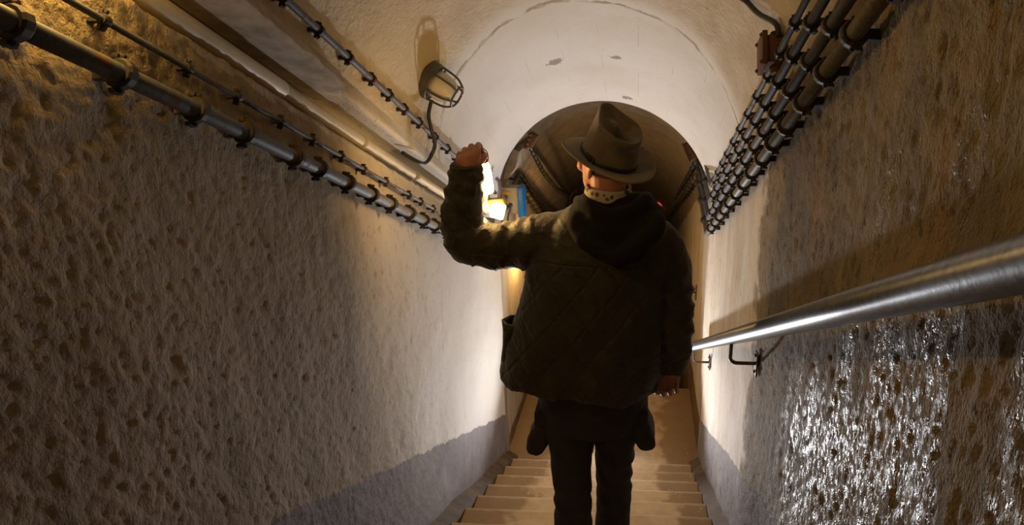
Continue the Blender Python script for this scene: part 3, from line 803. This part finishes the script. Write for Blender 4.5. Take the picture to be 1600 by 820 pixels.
tube(bm, [(FX-0.14, FY+0.03, FZ), (FX-0.145, FY+0.03, FZ-0.12), (FX-0.14, FY+0.03, LAND_Z+0.013), (FX, FY+0.03, LAND_Z+0.013), (FX+0.14, FY+0.03, LAND_Z+0.013), (FX+0.145, FY+0.03, FZ-0.12), (FX+0.14, FY+0.03, FZ)], 0.011, 8, 3)
for s in (-1, 1): tube(bm, [(FX+s*0.11, FY-0.10, LAND_Z+0.011), (FX+s*0.11, FY+0.15, LAND_Z+0.011)], 0.011, 8, 1)
part(obj('lamp_stand', bm, 'bracket'), root)

# ------------------------------------------------------------------ lamp in the slot above the camera's left, out of the frame
q = sl(-0.962, 1.10, 1.872)
root = empty('slot_lamp', q, 'warm tube lamp clipped to the left wall above the picture\'s upper left corner', 'lamp')
bm = bmesh.new(); tube(bm, [q+Vector((0, -0.10, 0.046)), q+Vector((0, 0.10, -0.046))], 0.018, 14, 1, round_ends=True); part(obj('lamp_tube', bm, 'bulb'), root)
bm = bmesh.new(); box(bm, q+Vector((0, 0, 0.040)), (0.03, 0.05, 0.05), None, 0.006); part(obj('lamp_holder', bm, 'dark'), root)

# ------------------------------------------------------------------ lantern in the hand
LC = Vector((-0.566, 2.222, 0.655)); LT = Matrix.Rotation(math.radians(-5), 3, 'Y').to_4x4(); LF = Matrix.Translation(LC) @ LT
root = empty('hand_lantern', LC, 'lit round lantern hanging by its wire handle from the man\'s raised left hand', 'lantern')
bm = bmesh.new(); lathe(bm, [(0.001, -0.060), (0.028, -0.060), (0.034, -0.055), (0.0365, -0.045), (0.036, 0.02), (0.033, 0.042), (0.028, 0.052), (0.001, 0.053)], 32, LF); part(obj('lantern_shade', bm, 'lantern'), root)
bm = bmesh.new(); lathe(bm, [(0.001, 0.05), (0.030, 0.05), (0.031, 0.056), (0.028, 0.068), (0.018, 0.077), (0.001, 0.080)], 24, LF); part(obj('lantern_cap', bm, 'dark', sharp=40), root)
bm = bmesh.new(); tube(bm, [LF @ Vector(v) for v in ((-0.032, 0, 0.055), (-0.036, -0.005, 0.080), (-0.028, -0.015, 0.098), (-0.012, -0.02, 0.108), (0.014, -0.012, 0.108), (0.031, -0.004, 0.092), (0.034, 0, 0.075), (0.032, 0, 0.055))], 0.0018, 8, 5); part(obj('wire_handle', bm, 'clamp'), root)

# ------------------------------------------------------------------ the man
man = empty('person', (-0.15, 2.10, -0.99), 'man in brown felt hat and olive quilted jacket walking down, raising a lantern', 'person')
FD = Vector((-0.656, 0.755, 0))                                     # where the head looks
HC = Vector((-0.112, 2.108, 0.735))
def head_frame():
    f = (FD+Vector((0, 0, 0.16))).normalized(); r = Vector((0.755, 0.656, 0)).normalized(); u = r.cross(f)
    m = Matrix((r, f, u)).transposed().to_4x4(); m.translation = HC; return m
HF = head_frame()
def hd(x, y, z): return HF @ Vector((x, y, z))

def finger(bm, pts, r0, r1):
    tube(bm, pts, list(np.linspace(r0, r1, len(pts))), 10, 3, round_ends=True)

bm = bmesh.new()
# head
rings = []
for z, a, yb, yf in ((-0.116, 0.020, 0.035, 0.080), (-0.108, 0.034, 0.015, 0.090), (-0.09, 0.048, -0.02, 0.094), (-0.065, 0.061, -0.055, 0.093), (-0.035, 0.068, -0.08, 0.091), (0.0, 0.073, -0.095, 0.091),
                     (0.035, 0.077, -0.102, 0.094), (0.05, 0.073, -0.097, 0.088), (0.064, 0.060, -0.08, 0.065), (0.074, 0.035, -0.05, 0.03), (0.077, 0.012, -0.02, 0.01)):
    c = (yf+yb)/2; d = (yf-yb)/2
    rings.append([hd(a*math.cos(t), c+d*math.sin(t), z) for t in np.linspace(0, 2*math.pi, 28, endpoint=False)])
loft(bm, rings)
tube(bm, [hd(0, 0.088, 0.012), hd(0, 0.104, -0.012), hd(0, 0.117, -0.032)], [0.009, 0.012, 0.014], 10, 4, True)
for s in (-1, 1):
    ball(bm, hd(s*0.011, 0.104, -0.034), 0.010, 10)
    ball(bm, hd(s*0.081, -0.012, -0.012), 0.032, 14, (0.32, 0.66, 1.08), HF.to_3x3() @ Matrix.Rotation(s*0.25, 3, 'Z'))
    tube(bm, [hd(s*0.082, 0.006, 0.012), hd(s*0.088, -0.012, 0.022), hd(s*0.089, -0.028, 0.004), hd(s*0.084, -0.022, -0.022), hd(s*0.078, -0.008, -0.042)], 0.0055, 8, 4, True)
    tube(bm, [hd(s*0.010, 0.093, 0.026), hd(s*0.032, 0.090, 0.030), hd(s*0.052, 0.076, 0.024)], 0.008, 8, 4, True)
    ball(bm, hd(s*0.042, 0.075, -0.03), 0.022, 12)
    tube(bm, [hd(0, 0.094, -0.060 if s > 0 else -0.071), hd(0.014, 0.092, -0.062 if s > 0 else -0.070), hd(0.024, 0.085, -0.066)], [0.006, 0.005, 0.003], 8, 4, True)
    tube(bm, [hd(0, 0.094, -0.060 if s > 0 else -0.071), hd(-0.014, 0.092, -0.062 if s > 0 else -0.070), hd(-0.024, 0.085, -0.066)], [0.006, 0.005, 0.003], 8, 4, True)
ball(bm, hd(0, 0.084, -0.100), 0.016, 12)
# neck, trunk, arms, legs
tube(bm, [(-0.112, 2.09, 0.50), (-0.112, 2.085, 0.58), (-0.108, 2.088, 0.64), (-0.108, 2.10, 0.71)], [0.085, 0.066, 0.060, 0.062], 20, 5)
rings = []
for z, cx, a, b in ((-0.20, -0.16, 0.12, 0.10), (-0.10, -0.155, 0.17, 0.12), (0.05, -0.145, 0.155, 0.11), (0.2, -0.13, 0.16, 0.11), (0.35, -0.12, 0.18, 0.115), (0.47, -0.115, 0.19, 0.10), (0.53, -0.113, 0.14, 0.08), (0.57, -0.112, 0.07, 0.06)):
    rings.append(ring((cx, 2.105, z), (1, 0, 0), (0, 1, 0), a, b, 28, 2.4))
loft(bm, rings)
tube(bm, [(-0.26, 2.11, 0.48), (-0.40, 2.125, 0.44), (-0.595, 2.135, 0.435), (-0.625, 2.14, 0.50), (-0.615, 2.148, 0.60), (-0.598, 2.150, 0.69), (-0.592, 2.150, 0.715)], [0.065, 0.052, 0.046, 0.047, 0.040, 0.030, 0.028], 16, 5, True)
tube(bm, [(0.04, 2.11, 0.48), (0.095, 2.10, 0.38), (0.125, 2.09, 0.2), (0.122, 2.11, 0.08), (0.124, 2.135, -0.02), (0.122, 2.14, -0.045)], [0.065, 0.052, 0.046, 0.044, 0.031, 0.028], 16, 5, True)
tube(bm, [(-0.235, 2.10, -0.10), (-0.245, 2.11, -0.30), (-0.243, 2.09, -0.53), (-0.24, 2.05, -0.72), (-0.238, 2.02, -0.93)], [0.095, 0.080, 0.058, 0.056, 0.040], 18, 5, True)
tube(bm, [(-0.085, 2.10, -0.10), (-0.088, 2.16, -0.30), (-0.089, 2.21, -0.55), (-0.088, 2.22, -0.80), (-0.086, 2.22, -1.04)], [0.095, 0.080, 0.058, 0.056, 0.040], 18, 5, True)
for fx, fy, fz in ((-0.238, 2.02, -0.93), (-0.086, 2.22, -1.04)):
    tube(bm, [(fx, fy-0.03, fz-0.01), (fx, fy+0.06, fz-0.015), (fx, fy+0.14, fz-0.025)], [0.036, 0.035, 0.026], 12, 4, True)
# left hand: a fist about the lantern's wire
rings = []
for cx, cy, cz, a, b, tl in ((-0.594, 2.150, 0.690, 0.028, 0.021, 0), (-0.592, 2.149, 0.708, 0.035, 0.021, 0.1), (-0.588, 2.148, 0.727, 0.043, 0.020, 0.25), (-0.585, 2.147, 0.744, 0.045, 0.018, 0.34), (-0.584, 2.149, 0.756, 0.042, 0.014, 0.38)):
    rings.append(ring((cx, cy, cz), (math.cos(tl), 0, math.sin(tl)), (0, 1, 0), a, b, 20, 2.6))
loft(bm, rings)
for k, (fx, dz, s_) in enumerate(((-0.626, -0.036, 0.90), (-0.605, -0.022, 1.0), (-0.582, -0.010, 1.06), (-0.557, -0.005, 1.03))):
    finger(bm, [(fx+0.003, 2.147, 0.752+dz), (fx, 2.156, 0.772+dz), (fx-0.002, 2.180, 0.782+dz), (fx-0.001, 2.204, 0.768+dz), (fx+0.001, 2.207, 0.746+dz), (fx+0.002, 2.190, 0.735+dz), (fx+0.003, 2.176, 0.742+dz)], 0.0106*s_, 0.0083*s_)
finger(bm, [(-0.560, 2.155, 0.712), (-0.543, 2.176, 0.732), (-0.546, 2.204, 0.738), (-0.566, 2.222, 0.742)], 0.0130, 0.0092)
# right hand: hanging, palm to the rear, fingers half closed
rings = []
for cx, cy, cz, a, b in ((0.124, 2.138, -0.02, 0.028, 0.021), (0.122, 2.141, -0.045, 0.034, 0.020), (0.118, 2.145, -0.07, 0.046, 0.019), (0.116, 2.147, -0.09, 0.046, 0.017), (0.116, 2.146, -0.10, 0.043, 0.013)):
    rings.append(ring((cx, cy, cz), (1, 0, 0), (0, 1, 0), a, b, 20, 2.6))
loft(bm, rings)
for k, (fx, dz, s) in enumerate(((0.080, -0.004, 1.1), (0.104, -0.011, 1.15), (0.129, -0.007, 1.1), (0.152, 0.003, 0.95))):
    finger(bm, [(fx, 2.147, -0.092+dz*0.3), (fx-0.002, 2.136, -0.112+dz), (fx-0.004, 2.116, -0.124+dz), (fx-0.005, 2.094, -0.118+dz), (fx-0.005, 2.086, -0.102+dz)], 0.0102*s, 0.0080*s)
finger(bm, [(0.088, 2.135, -0.050), (0.068, 2.118, -0.070), (0.059, 2.106, -0.094), (0.058, 2.098, -0.112)], 0.0135, 0.0088)
body = remeshed('body', bm, 0.0034, 'skin', None, 3, decimate=0.35); part(body, man)
for s in (-1, 1):
    bm = bmesh.new(); ball(bm, hd(s*0.031, 0.0835, 0.006), 0.0125, 14)
    o = obj('eye', bm, 'eye'); o.parent = body
# cropped hair under the hat: a thin cap over the back of the skull
bm = bmesh.new(); rings = []
for z, a, yb in ((-0.030, 0.0705, -0.084), (-0.01, 0.0735, -0.094), (0.02, 0.077, -0.102), (0.04, 0.0795, -0.105)):
    inn, out = [], []
    for t in np.linspace(math.radians(176), math.radians(364), 26):
        c = -0.005; d = c-yb
        out.append(hd((a+0.003)*math.cos(t), c+(d+0.002)*math.sin(t), z)); inn.append(hd((a-0.006)*math.cos(t), c+(d-0.006)*math.sin(t), z))
    rings.append(out+inn[::-1])
loft(bm, rings); part(obj('hair', bm, 'stubble'), man)

# spectacles
gl = empty('spectacles', HC); part(gl, man); gl.location = HC
def sub(o, root): o.parent = root; o.location = -Vector(root.location); return o
bm = bmesh.new()
for s in (-1, 1):
    tube(bm, [hd(s*0.035+0.025*math.cos(t), 0.116, 0.004+0.019*math.sin(t)) for t in np.linspace(0, 2*math.pi, 21)], 0.0024, 6, 1, smooth=False)
    tube(bm, [hd(s*0.057, 0.114, 0.010), hd(s*0.076, 0.08, 0.012), hd(s*0.081, 0.0, 0.012), hd(s*0.084, -0.02, 0.004)], 0.0016, 6, 4)
tube(bm, [hd(-0.010, 0.117, 0.008), hd(0, 0.120, 0.012), hd(0.010, 0.117, 0.008)], 0.0015, 6, 4)
sub(obj('spectacle_frame', bm, 'glass_metal'), gl)
for s in (-1, 1):
    bm = bmesh.new(); fr = frame_from(hd(s*0.035, 0.116, 0.004), HF.to_3x3() @ Vector((0, 1, 0)), HF.to_3x3() @ Vector((0, 0, 1)))
    lathe(bm, [(0.0232, -0.0008), (0.0232, 0.0008)], 20, fr @ Matrix.Diagonal((1, 0.8, 1, 1))); sub(obj('lens', bm, 'lens'), gl)

# hat
hn = (Vector((0, 0, 1))*math.cos(math.radians(19))-FD.normalized()*math.sin(math.radians(19))+Vector((0.06, 0, 0))).normalized()
hf = (FD-hn*FD.dot(hn)).normalized(); hr = hf.cross(hn).normalized()
HM = Matrix((hr, hf, hn)).transposed().to_4x4(); HM.translation = Vector((-0.108, 2.088, 0.752))
def ht(x, y, z): return HM @ Vector((x, y, z))
hat = empty('felt_hat', HM.translation); part(hat, man); hat.location = HM.translation
N = 64
bm = bmesh.new(); rings = []
cr = lambda t, s: (0.088*s*math.cos(t), 0.105*s*math.sin(t))
def top_h(t):     # rim height of the crown: highest in front, lower behind
    return 0.125+0.023*math.sin(t)
for z, s in ((0.0, 1.0), (0.02, 0.995), (0.05, 0.975), (0.085, 0.93)):
    rg = []
    for k in range(N):
        t = 2*math.pi*k/N; x, y = cr(t, s)
        pinch = max(0.0, math.sin(t))**1.0*max(0.0, abs(math.cos(t)))*2.0*min(1, z/0.085)      # the two front dents
        x *= 1-0.26*pinch
        rg.append(ht(x, y, z))
    rings.append(rg)
for s, dz in ((0.92, -0.024), (0.90, -0.010), (0.865, -0.001), (0.825, 0.0), (0.77, -0.007), (0.68, -0.019), (0.54, -0.027), (0.38, -0.029), (0.20, -0.027), (0.01, -0.026)):
    rg = []
    for k in range(N):
        t = 2*math.pi*k/N; x, y = cr(t, s)
        st, ct = math.sin(t), math.cos(t)
        pinch = max(0.0, st)*abs(ct)*2.0
        x *= 1-(0.26+0.12*max(0, st)**2)*pinch*min(1, s/0.8)
        rg.append(ht(x, y-0.004, top_h(t)*(1 if s > 0.55 else 0.99)+dz+(0.006*max(0, st)**3 if s > 0.6 else 0)))
    rings.append(rg)
loft(bm, rings); 
cro = obj('crown', bm, 'hat'); sub(cro, hat)
def brim_z(t, u):    # side curl and dip in front
    return u*u*(0.022*math.cos(t)**2-0.012*max(0, math.sin(t))**2+0.006*max(0, -math.sin(t))**2)
bm = bmesh.new(); rings = []
prof = [(u, 1) for u in np.linspace(0.0, 1.0, 8)]+[(u, -1) for u in np.linspace(1.0, 0.0, 8)]
for u, s in prof:
    rg = []
    for k in range(N):
        t = 2*math.pi*k/N
        x, y = (0.084+0.066*u)*math.cos(t), (0.101+0.066*u)*math.sin(t)
        rg.append(ht(x, y, brim_z(t, u)+0.0018*s-0.002))
    rings.append(rg)
loft(bm, rings, cap=False); sub(obj('brim', bm, 'hat'), hat)
bm = bmesh.new(); tube(bm, [ht((0.150)*math.cos(2*math.pi*k/N), 0.167*math.sin(2*math.pi*k/N), brim_z(2*math.pi*k/N, 1)-0.002) for k in range(N+1)], 0.0027, 8, 1, smooth=False); sub(obj('brim_binding', bm, 'hat_edge'), hat)
bm = bmesh.new(); rings = []
for r, z in ((1.012, 0.003), (1.03, 0.005), (1.026, 0.013), (1.005, 0.016)):
    rings.append([ht(cr(2*math.pi*k/N, r)[0], cr(2*math.pi*k/N, r)[1], z+0.001*math.sin(5*2*math.pi*k/N)) for k in range(N)])
loft(bm, rings, cap=False)
for k in range(4):
    t = math.pi+0.30-0.10*k; x, y = cr(t, 1.03); ball(bm, ht(x, y, 0.012+0.002*(k % 2)), 0.0085, 10, (0.6, 0.8, 1.4))
sub(obj('hat_band', bm, 'leather'), hat)

# scarf collar
bm = bmesh.new(); rings = []
nc = Vector((-0.108, 2.088, 0))
for r, z in ((0.066, 0.605), (0.078, 0.605), (0.080, 0.630), (0.076, 0.655), (0.074, 0.664), (0.070, 0.664), (0.066, 0.650)):
    rings.append([nc+Vector((r*math.cos(t)*1.02, r*math.sin(t)*1.02, z+0.010*math.sin(t)*(1 if z > 0.62 else 0)-0.004*math.cos(2*t+1))) for t in np.linspace(0, 2*math.pi, 36, endpoint=False)])
loft(bm, rings, cap=False); part(obj('scarf', bm, 'scarf'), man)

# jacket: trunk and sleeves grown together
bm = bmesh.new(); rings = []
J = [(-0.052, -0.512, 0.083, 0.188), (-0.040, -0.514, 0.086, 0.191), (0.01, -0.500, 0.090, 0.192), (0.07, -0.482, 0.093, 0.190), (0.17, -0.452, 0.099, 0.185), (0.24, -0.424, 0.106, 0.178), (0.33, -0.398, 0.112, 0.172),
     (0.41, -0.375, 0.116, 0.160), (0.47, -0.352, 0.117, 0.146), (0.52, -0.315, 0.095, 0.126), (0.555, -0.272, 0.062, 0.106), (0.585, -0.222, 0.012, 0.088), (0.605, -0.190, -0.025, 0.078)]
for z, l, r, b in J:
    rg = ring(((l+r)/2, 2.105, z), (1, 0, 0), (0, 1, 0), (r-l)/2, b*0.88, 64, 2.35, b)
    if z < 0.05:      # hem: lower at the right and behind, rippled
        k = (0.05-z)/0.10
        for p in rg:
            tx = (p.x+0.22)/0.3
            p.z += k*(-0.050*max(0, tx)-0.012*max(0, -(p.y-2.1)/0.19)+0.006*math.sin(p.x*31)); p.y += k*0.010*math.sin(p.x*26+1)
    rings.append(rg)
loft(bm, rings)
tube(bm, [(-0.24, 2.11, 0.475), (-0.33, 2.115, 0.462), (-0.42, 2.125, 0.435), (-0.52, 2.13, 0.424), (-0.592, 2.133, 0.432), (-0.622, 2.137, 0.48), (-0.622, 2.142, 0.55), (-0.612, 2.147, 0.62), (-0.601, 2.15, 0.675), (-0.596, 2.15, 0.712)],
     [0.088, 0.092, 0.086, 0.079, 0.074, 0.072, 0.068, 0.063, 0.057, 0.050], 28, 6)
tube(bm, [(0.02, 2.11, 0.485), (0.065, 2.105, 0.44), (0.098, 2.10, 0.36), (0.116, 2.09, 0.26), (0.124, 2.088, 0.18), (0.124, 2.098, 0.10), (0.124, 2.115, 0.03), (0.124, 2.132, -0.028)],
     [0.085, 0.088, 0.083, 0.077, 0.074, 0.072, 0.066, 0.059], 28, 6)
EL = Vector((-0.600, 2.133, 0.44))
def fold(c, n):
    d = 0.0075*noise.fractal(Vector((c.x*7, c.y*7, c.z*5)), 1.0, 2.0, 3)
    if c.x < -0.36 and c.z > 0.33:                                  # raised sleeve: folds fanning from the elbow, rings on the forearm
        if c.z > 0.50 and c.x < -0.53: d += 0.0036*math.sin(c.z*88+c.x*60+4.0*noise.noise(c*9))*min(1, (c.z-0.5)/0.06)*(1 if c.z < 0.69 else 0)
        else:
            a = math.atan2(c.z-0.62, c.x+0.44); d += 0.0048*math.sin(a*13+3*noise.noise(c*8))
    elif c.x > 0.075 and c.z < 0.36:
        d += 0.0036*math.sin(c.z*72+c.x*55+4*noise.noise(c*8))*(1 if c.z > -0.0 else 0.3)
    elif c.z < 0.5:
        d += 0.0050*math.sin((c.x*1.0-c.z*0.45)*42+3*noise.noise(c*4))*min(1, max(0, (0.45-c.z)/0.3))
    arm = (c.x < -0.40 and c.z > 0.33) or (c.x > 0.07 and c.z < 0.42)
    r1 = 1-min(1, abs(noise.noise(Vector((c.x*16+c.z*9, c.y*10, c.z*13-c.x*9))))*4.5)
    d += (0.0055 if arm else 0.0028)*r1*r1
    return d
jk = remeshed('jacket', bm, 0.0058, 'jacket', None, 5, fold); part(jk, man)
# seams and piping that read on the jacket
for cx, cy, cz, rr, dz in ((-0.600, 2.150, 0.709, 0.0505, 0.004), (0.124, 2.131, -0.026, 0.060, -0.008)):
    bm = bmesh.new(); tube(bm, [(cx+rr*math.cos(t), cy+rr*math.sin(t), cz+dz*math.sin(t)) for t in np.linspace(0, 2*math.pi, 25)], 0.0048, 8, 1, smooth=False)
    o = obj('cuff_hem', bm, 'jacket'); o.parent = jk
# gaping side pocket on the left hip
bm = bmesh.new(); rings = []
for z, dx in ((0.02, 0.002), (0.07, 0.012), (0.12, 0.026), (0.158, 0.040)):
    l = np.interp(z, [j[0] for j in J], [j[1] for j in J])
    rings.append([Vector((l+0.02, 2.03, z)), Vector((l-dx*0.6+0.004, 2.05, z+0.004)), Vector((l-dx, 2.10, z)), Vector((l-dx*0.6+0.002, 2.16, z-0.008)), Vector((l+0.02, 2.18, z-0.01)),
                  Vector((l+0.02, 2.165, z-0.01)), Vector((l-dx*0.6+0.009, 2.15, z-0.008)), Vector((l-dx+0.007, 2.10, z)), Vector((l-dx*0.6+0.011, 2.06, z+0.004)), Vector((l+0.025, 2.045, z))])
loft(bm, rings); o = obj('pocket', bm, 'jacket'); o.parent = jk

# hood of the fleece lying on the back
bm = bmesh.new(); rings = []
for z, w, yb, th in ((0.412, 0.012, 1.948, 0.010), (0.430, 0.048, 1.944, 0.022), (0.46, 0.088, 1.946, 0.036), (0.50, 0.118, 1.956, 0.050), (0.54, 0.136, 1.970, 0.060), (0.575, 0.143, 1.995, 0.066), (0.60, 0.138, 2.025, 0.066), (0.622, 0.118, 2.05, 0.062), (0.640, 0.088, 2.068, 0.050)):
    rings.append(ring((-0.072-0.02*max(0, (z-0.56)/0.08), yb+0.02, z), (1, 0, 0), (0, 1, 0), w, th*0.8, 36, 2.2, th))
loft(bm, rings)
tube(bm, [(-0.19, 2.14, 0.578), (-0.205, 2.08, 0.575), (-0.205, 2.0, 0.553), (-0.165, 1.935, 0.515), (-0.075, 1.905, 0.478), (0.012, 1.94, 0.525), (0.052, 2.0, 0.558), (0.045, 2.08, 0.575), (0.02, 2.14, 0.578)], [0.026, 0.029, 0.031, 0.032, 0.030, 0.032, 0.034, 0.033, 0.028], 16, 6, True)
tube(bm, [(-0.205, 2.12, 0.598), (-0.185, 2.02, 0.612), (-0.12, 1.972, 0.592), (-0.045, 1.975, 0.594), (0.012, 2.03, 0.618), (0.02, 2.12, 0.610)], [0.024, 0.026, 0.025, 0.025, 0.026, 0.022], 14, 6, True)
hood = remeshed('hood', bm, 0.006, 'hood', None, 5, lambda c, n: 0.006*noise.fractal(c*11, 1.0, 2.0, 3)+0.003*math.sin(c.x*70+c.z*30)); part(hood, man)

# trousers
bm = bmesh.new(); rings = []
for z, a, b, cx in ((-0.28, 0.135, 0.115, -0.160), (-0.20, 0.185, 0.135, -0.168), (-0.10, 0.195, 0.142, -0.17), (0.0, 0.185, 0.135, -0.165), (0.05, 0.18, 0.13, -0.16)):
    rings.append(ring((cx, 2.11, z), (1, 0, 0), (0, 1, 0), a, b, 36, 2.5))
loft(bm, rings)
tube(bm, [(-0.262, 2.105, -0.14), (-0.262, 2.105, -0.25), (-0.252, 2.105, -0.38), (-0.246, 2.085, -0.53), (-0.243, 2.05, -0.70), (-0.241, 2.02, -0.86), (-0.24, 2.015, -0.935)], [0.108, 0.098, 0.084, 0.0755, 0.0745, 0.072, 0.074], 28, 6)
tube(bm, [(-0.078, 2.105, -0.14), (-0.078, 2.13, -0.25), (-0.083, 2.17, -0.38), (-0.089, 2.205, -0.55), (-0.089, 2.215, -0.75), (-0.087, 2.215, -0.95), (-0.086, 2.21, -1.05)], [0.108, 0.098, 0.084, 0.0765, 0.0745, 0.072, 0.074], 28, 6)
def tfold(c, n):
    kn = math.exp(-((c.z+0.55)/0.13)**2)
    return 0.006*noise.fractal(Vector((c.x*8, c.y*8, c.z*6)), 1, 2, 3)+0.0045*kn*math.sin(c.z*62+c.x*60+5*noise.noise(c*8))+0.0035*noise.noise(Vector((c.x*18+c.z*8, c.y*9, c.z*15)))
tr = remeshed('trousers', bm, 0.0072, 'trouser', None, 4, tfold); part(tr, man)
# bulging thigh pockets
def thigh_pocket(c, s, tilt, w, d, hgt):
    R = Matrix.Rotation(tilt, 3, 'Y'); bm = bmesh.new(); rings = []
    for t, k in ((-0.5, 0.55), (-0.44, 0.85), (-0.25, 1.05), (0.05, 1.0), (0.3, 0.85), (0.46, 0.7), (0.5, 0.55)):
        rings.append([Vector(c)+R @ p for p in ring((s*0.012*(0.2-t), 0, t*hgt), (1, 0, 0), (0, 1, 0), w*k, d*(0.8+0.2*k), 24, 5.0)])
    loft(bm, rings)
    o = remeshed('thigh_pocket', bm, 0.006, 'pouch', None, 2, lambda q, n: 0.005*noise.fractal(q*14, 1, 2, 3)); part(o, man)
    bm = bmesh.new()
    box(bm, Vector(c)+R @ Vector((s*0.006, 0, hgt*0.36)), (w*1.9, d*2.1, hgt*0.30), R @ Matrix.Rotation(s*0.24, 3, 'Y'), 0.006)
    f = obj('pocket_flap', bm, 'pouch', sharp=40); f.parent = o
thigh_pocket((-0.358, 2.12, -0.295), -1, math.radians(16), 0.040, 0.070, 0.200)
thigh_pocket((0.016, 2.14, -0.280), 1, math.radians(-14), 0.040, 0.070, 0.185)
# boots
for fx, fy, fz, s in ((-0.238, 2.02, -0.991, -1), (-0.086, 2.24, -1.105, 1)):
    bt = empty('boot', (fx, fy, fz)); part(bt, man); bt.location = (fx, fy, fz)
    bm = bmesh.new()
    loft(bm, [ring((0, 0.0, z), (1, 0, 0), (0, 1, 0), r, r*1.1, 20) for z, r in ((0.06, 0.046), (0.10, 0.046), (0.15, 0.050))])
    loft(bm, [ring((0, y, zc), (1, 0, 0), (0, 0, 1), a, b, 20, 2.4) for y, zc, a, b in ((-0.062, 0.05, 0.030, 0.028), (-0.045, 0.058, 0.041, 0.038), (0.02, 0.060, 0.043, 0.040), (0.08, 0.050, 0.047, 0.032), (0.14, 0.044, 0.049, 0.026), (0.185, 0.040, 0.040, 0.020), (0.20, 0.038, 0.022, 0.012))])
    u = remeshed('boot_upper', bm, 0.005, 'boot', None, 3); u.parent = bt
    bm = bmesh.new()
    pts = [(-0.030, -0.068), (0.030, -0.068), (0.042, -0.04), (0.036, 0.04), (0.050, 0.12), (0.044, 0.18), (0.018, 0.212), (-0.018, 0.212), (-0.044, 0.18), (-0.050, 0.12), (-0.036, 0.04), (-0.042, -0.04)]
    loft(bm, [[Vector((x, y, z)) for x, y in pts] for z in (0.001, 0.024)])
    u = obj('boot_sole', bm, 'rubber', smooth=False); u.parent = bt

# small red lamp with a wire guard far down on the end wall
q = Vector((0.262, 8.96, -1.165))
root = empty('red_lamp', q, 'tiny red lamp with wire guard hanging past the man\'s right shoulder', 'lamp')
bm = bmesh.new(); lathe(bm, [(0.001, 0), (0.030, 0.0), (0.040, 0.05), (0.034, 0.10), (0.001, 0.12)], 14, frame_from(q+Vector((0.01, 0.04, 0.06)), (-0.1, -0.4, -1), (0, 1, 0))); part(obj('lamp_globe', bm, 'red'), root)
bm = bmesh.new(); tube(bm, [q+Vector((0.0, 0.02, -0.04)), q+Vector((0.06, -0.02, -0.06)), q+Vector((0.11, -0.04, -0.02)), q+Vector((0.11, -0.03, 0.03)), q+Vector((0.02, 0.04, 0.05))], 0.005, 6, 5); part(obj('wire_guard', bm, 'bracket'), root)
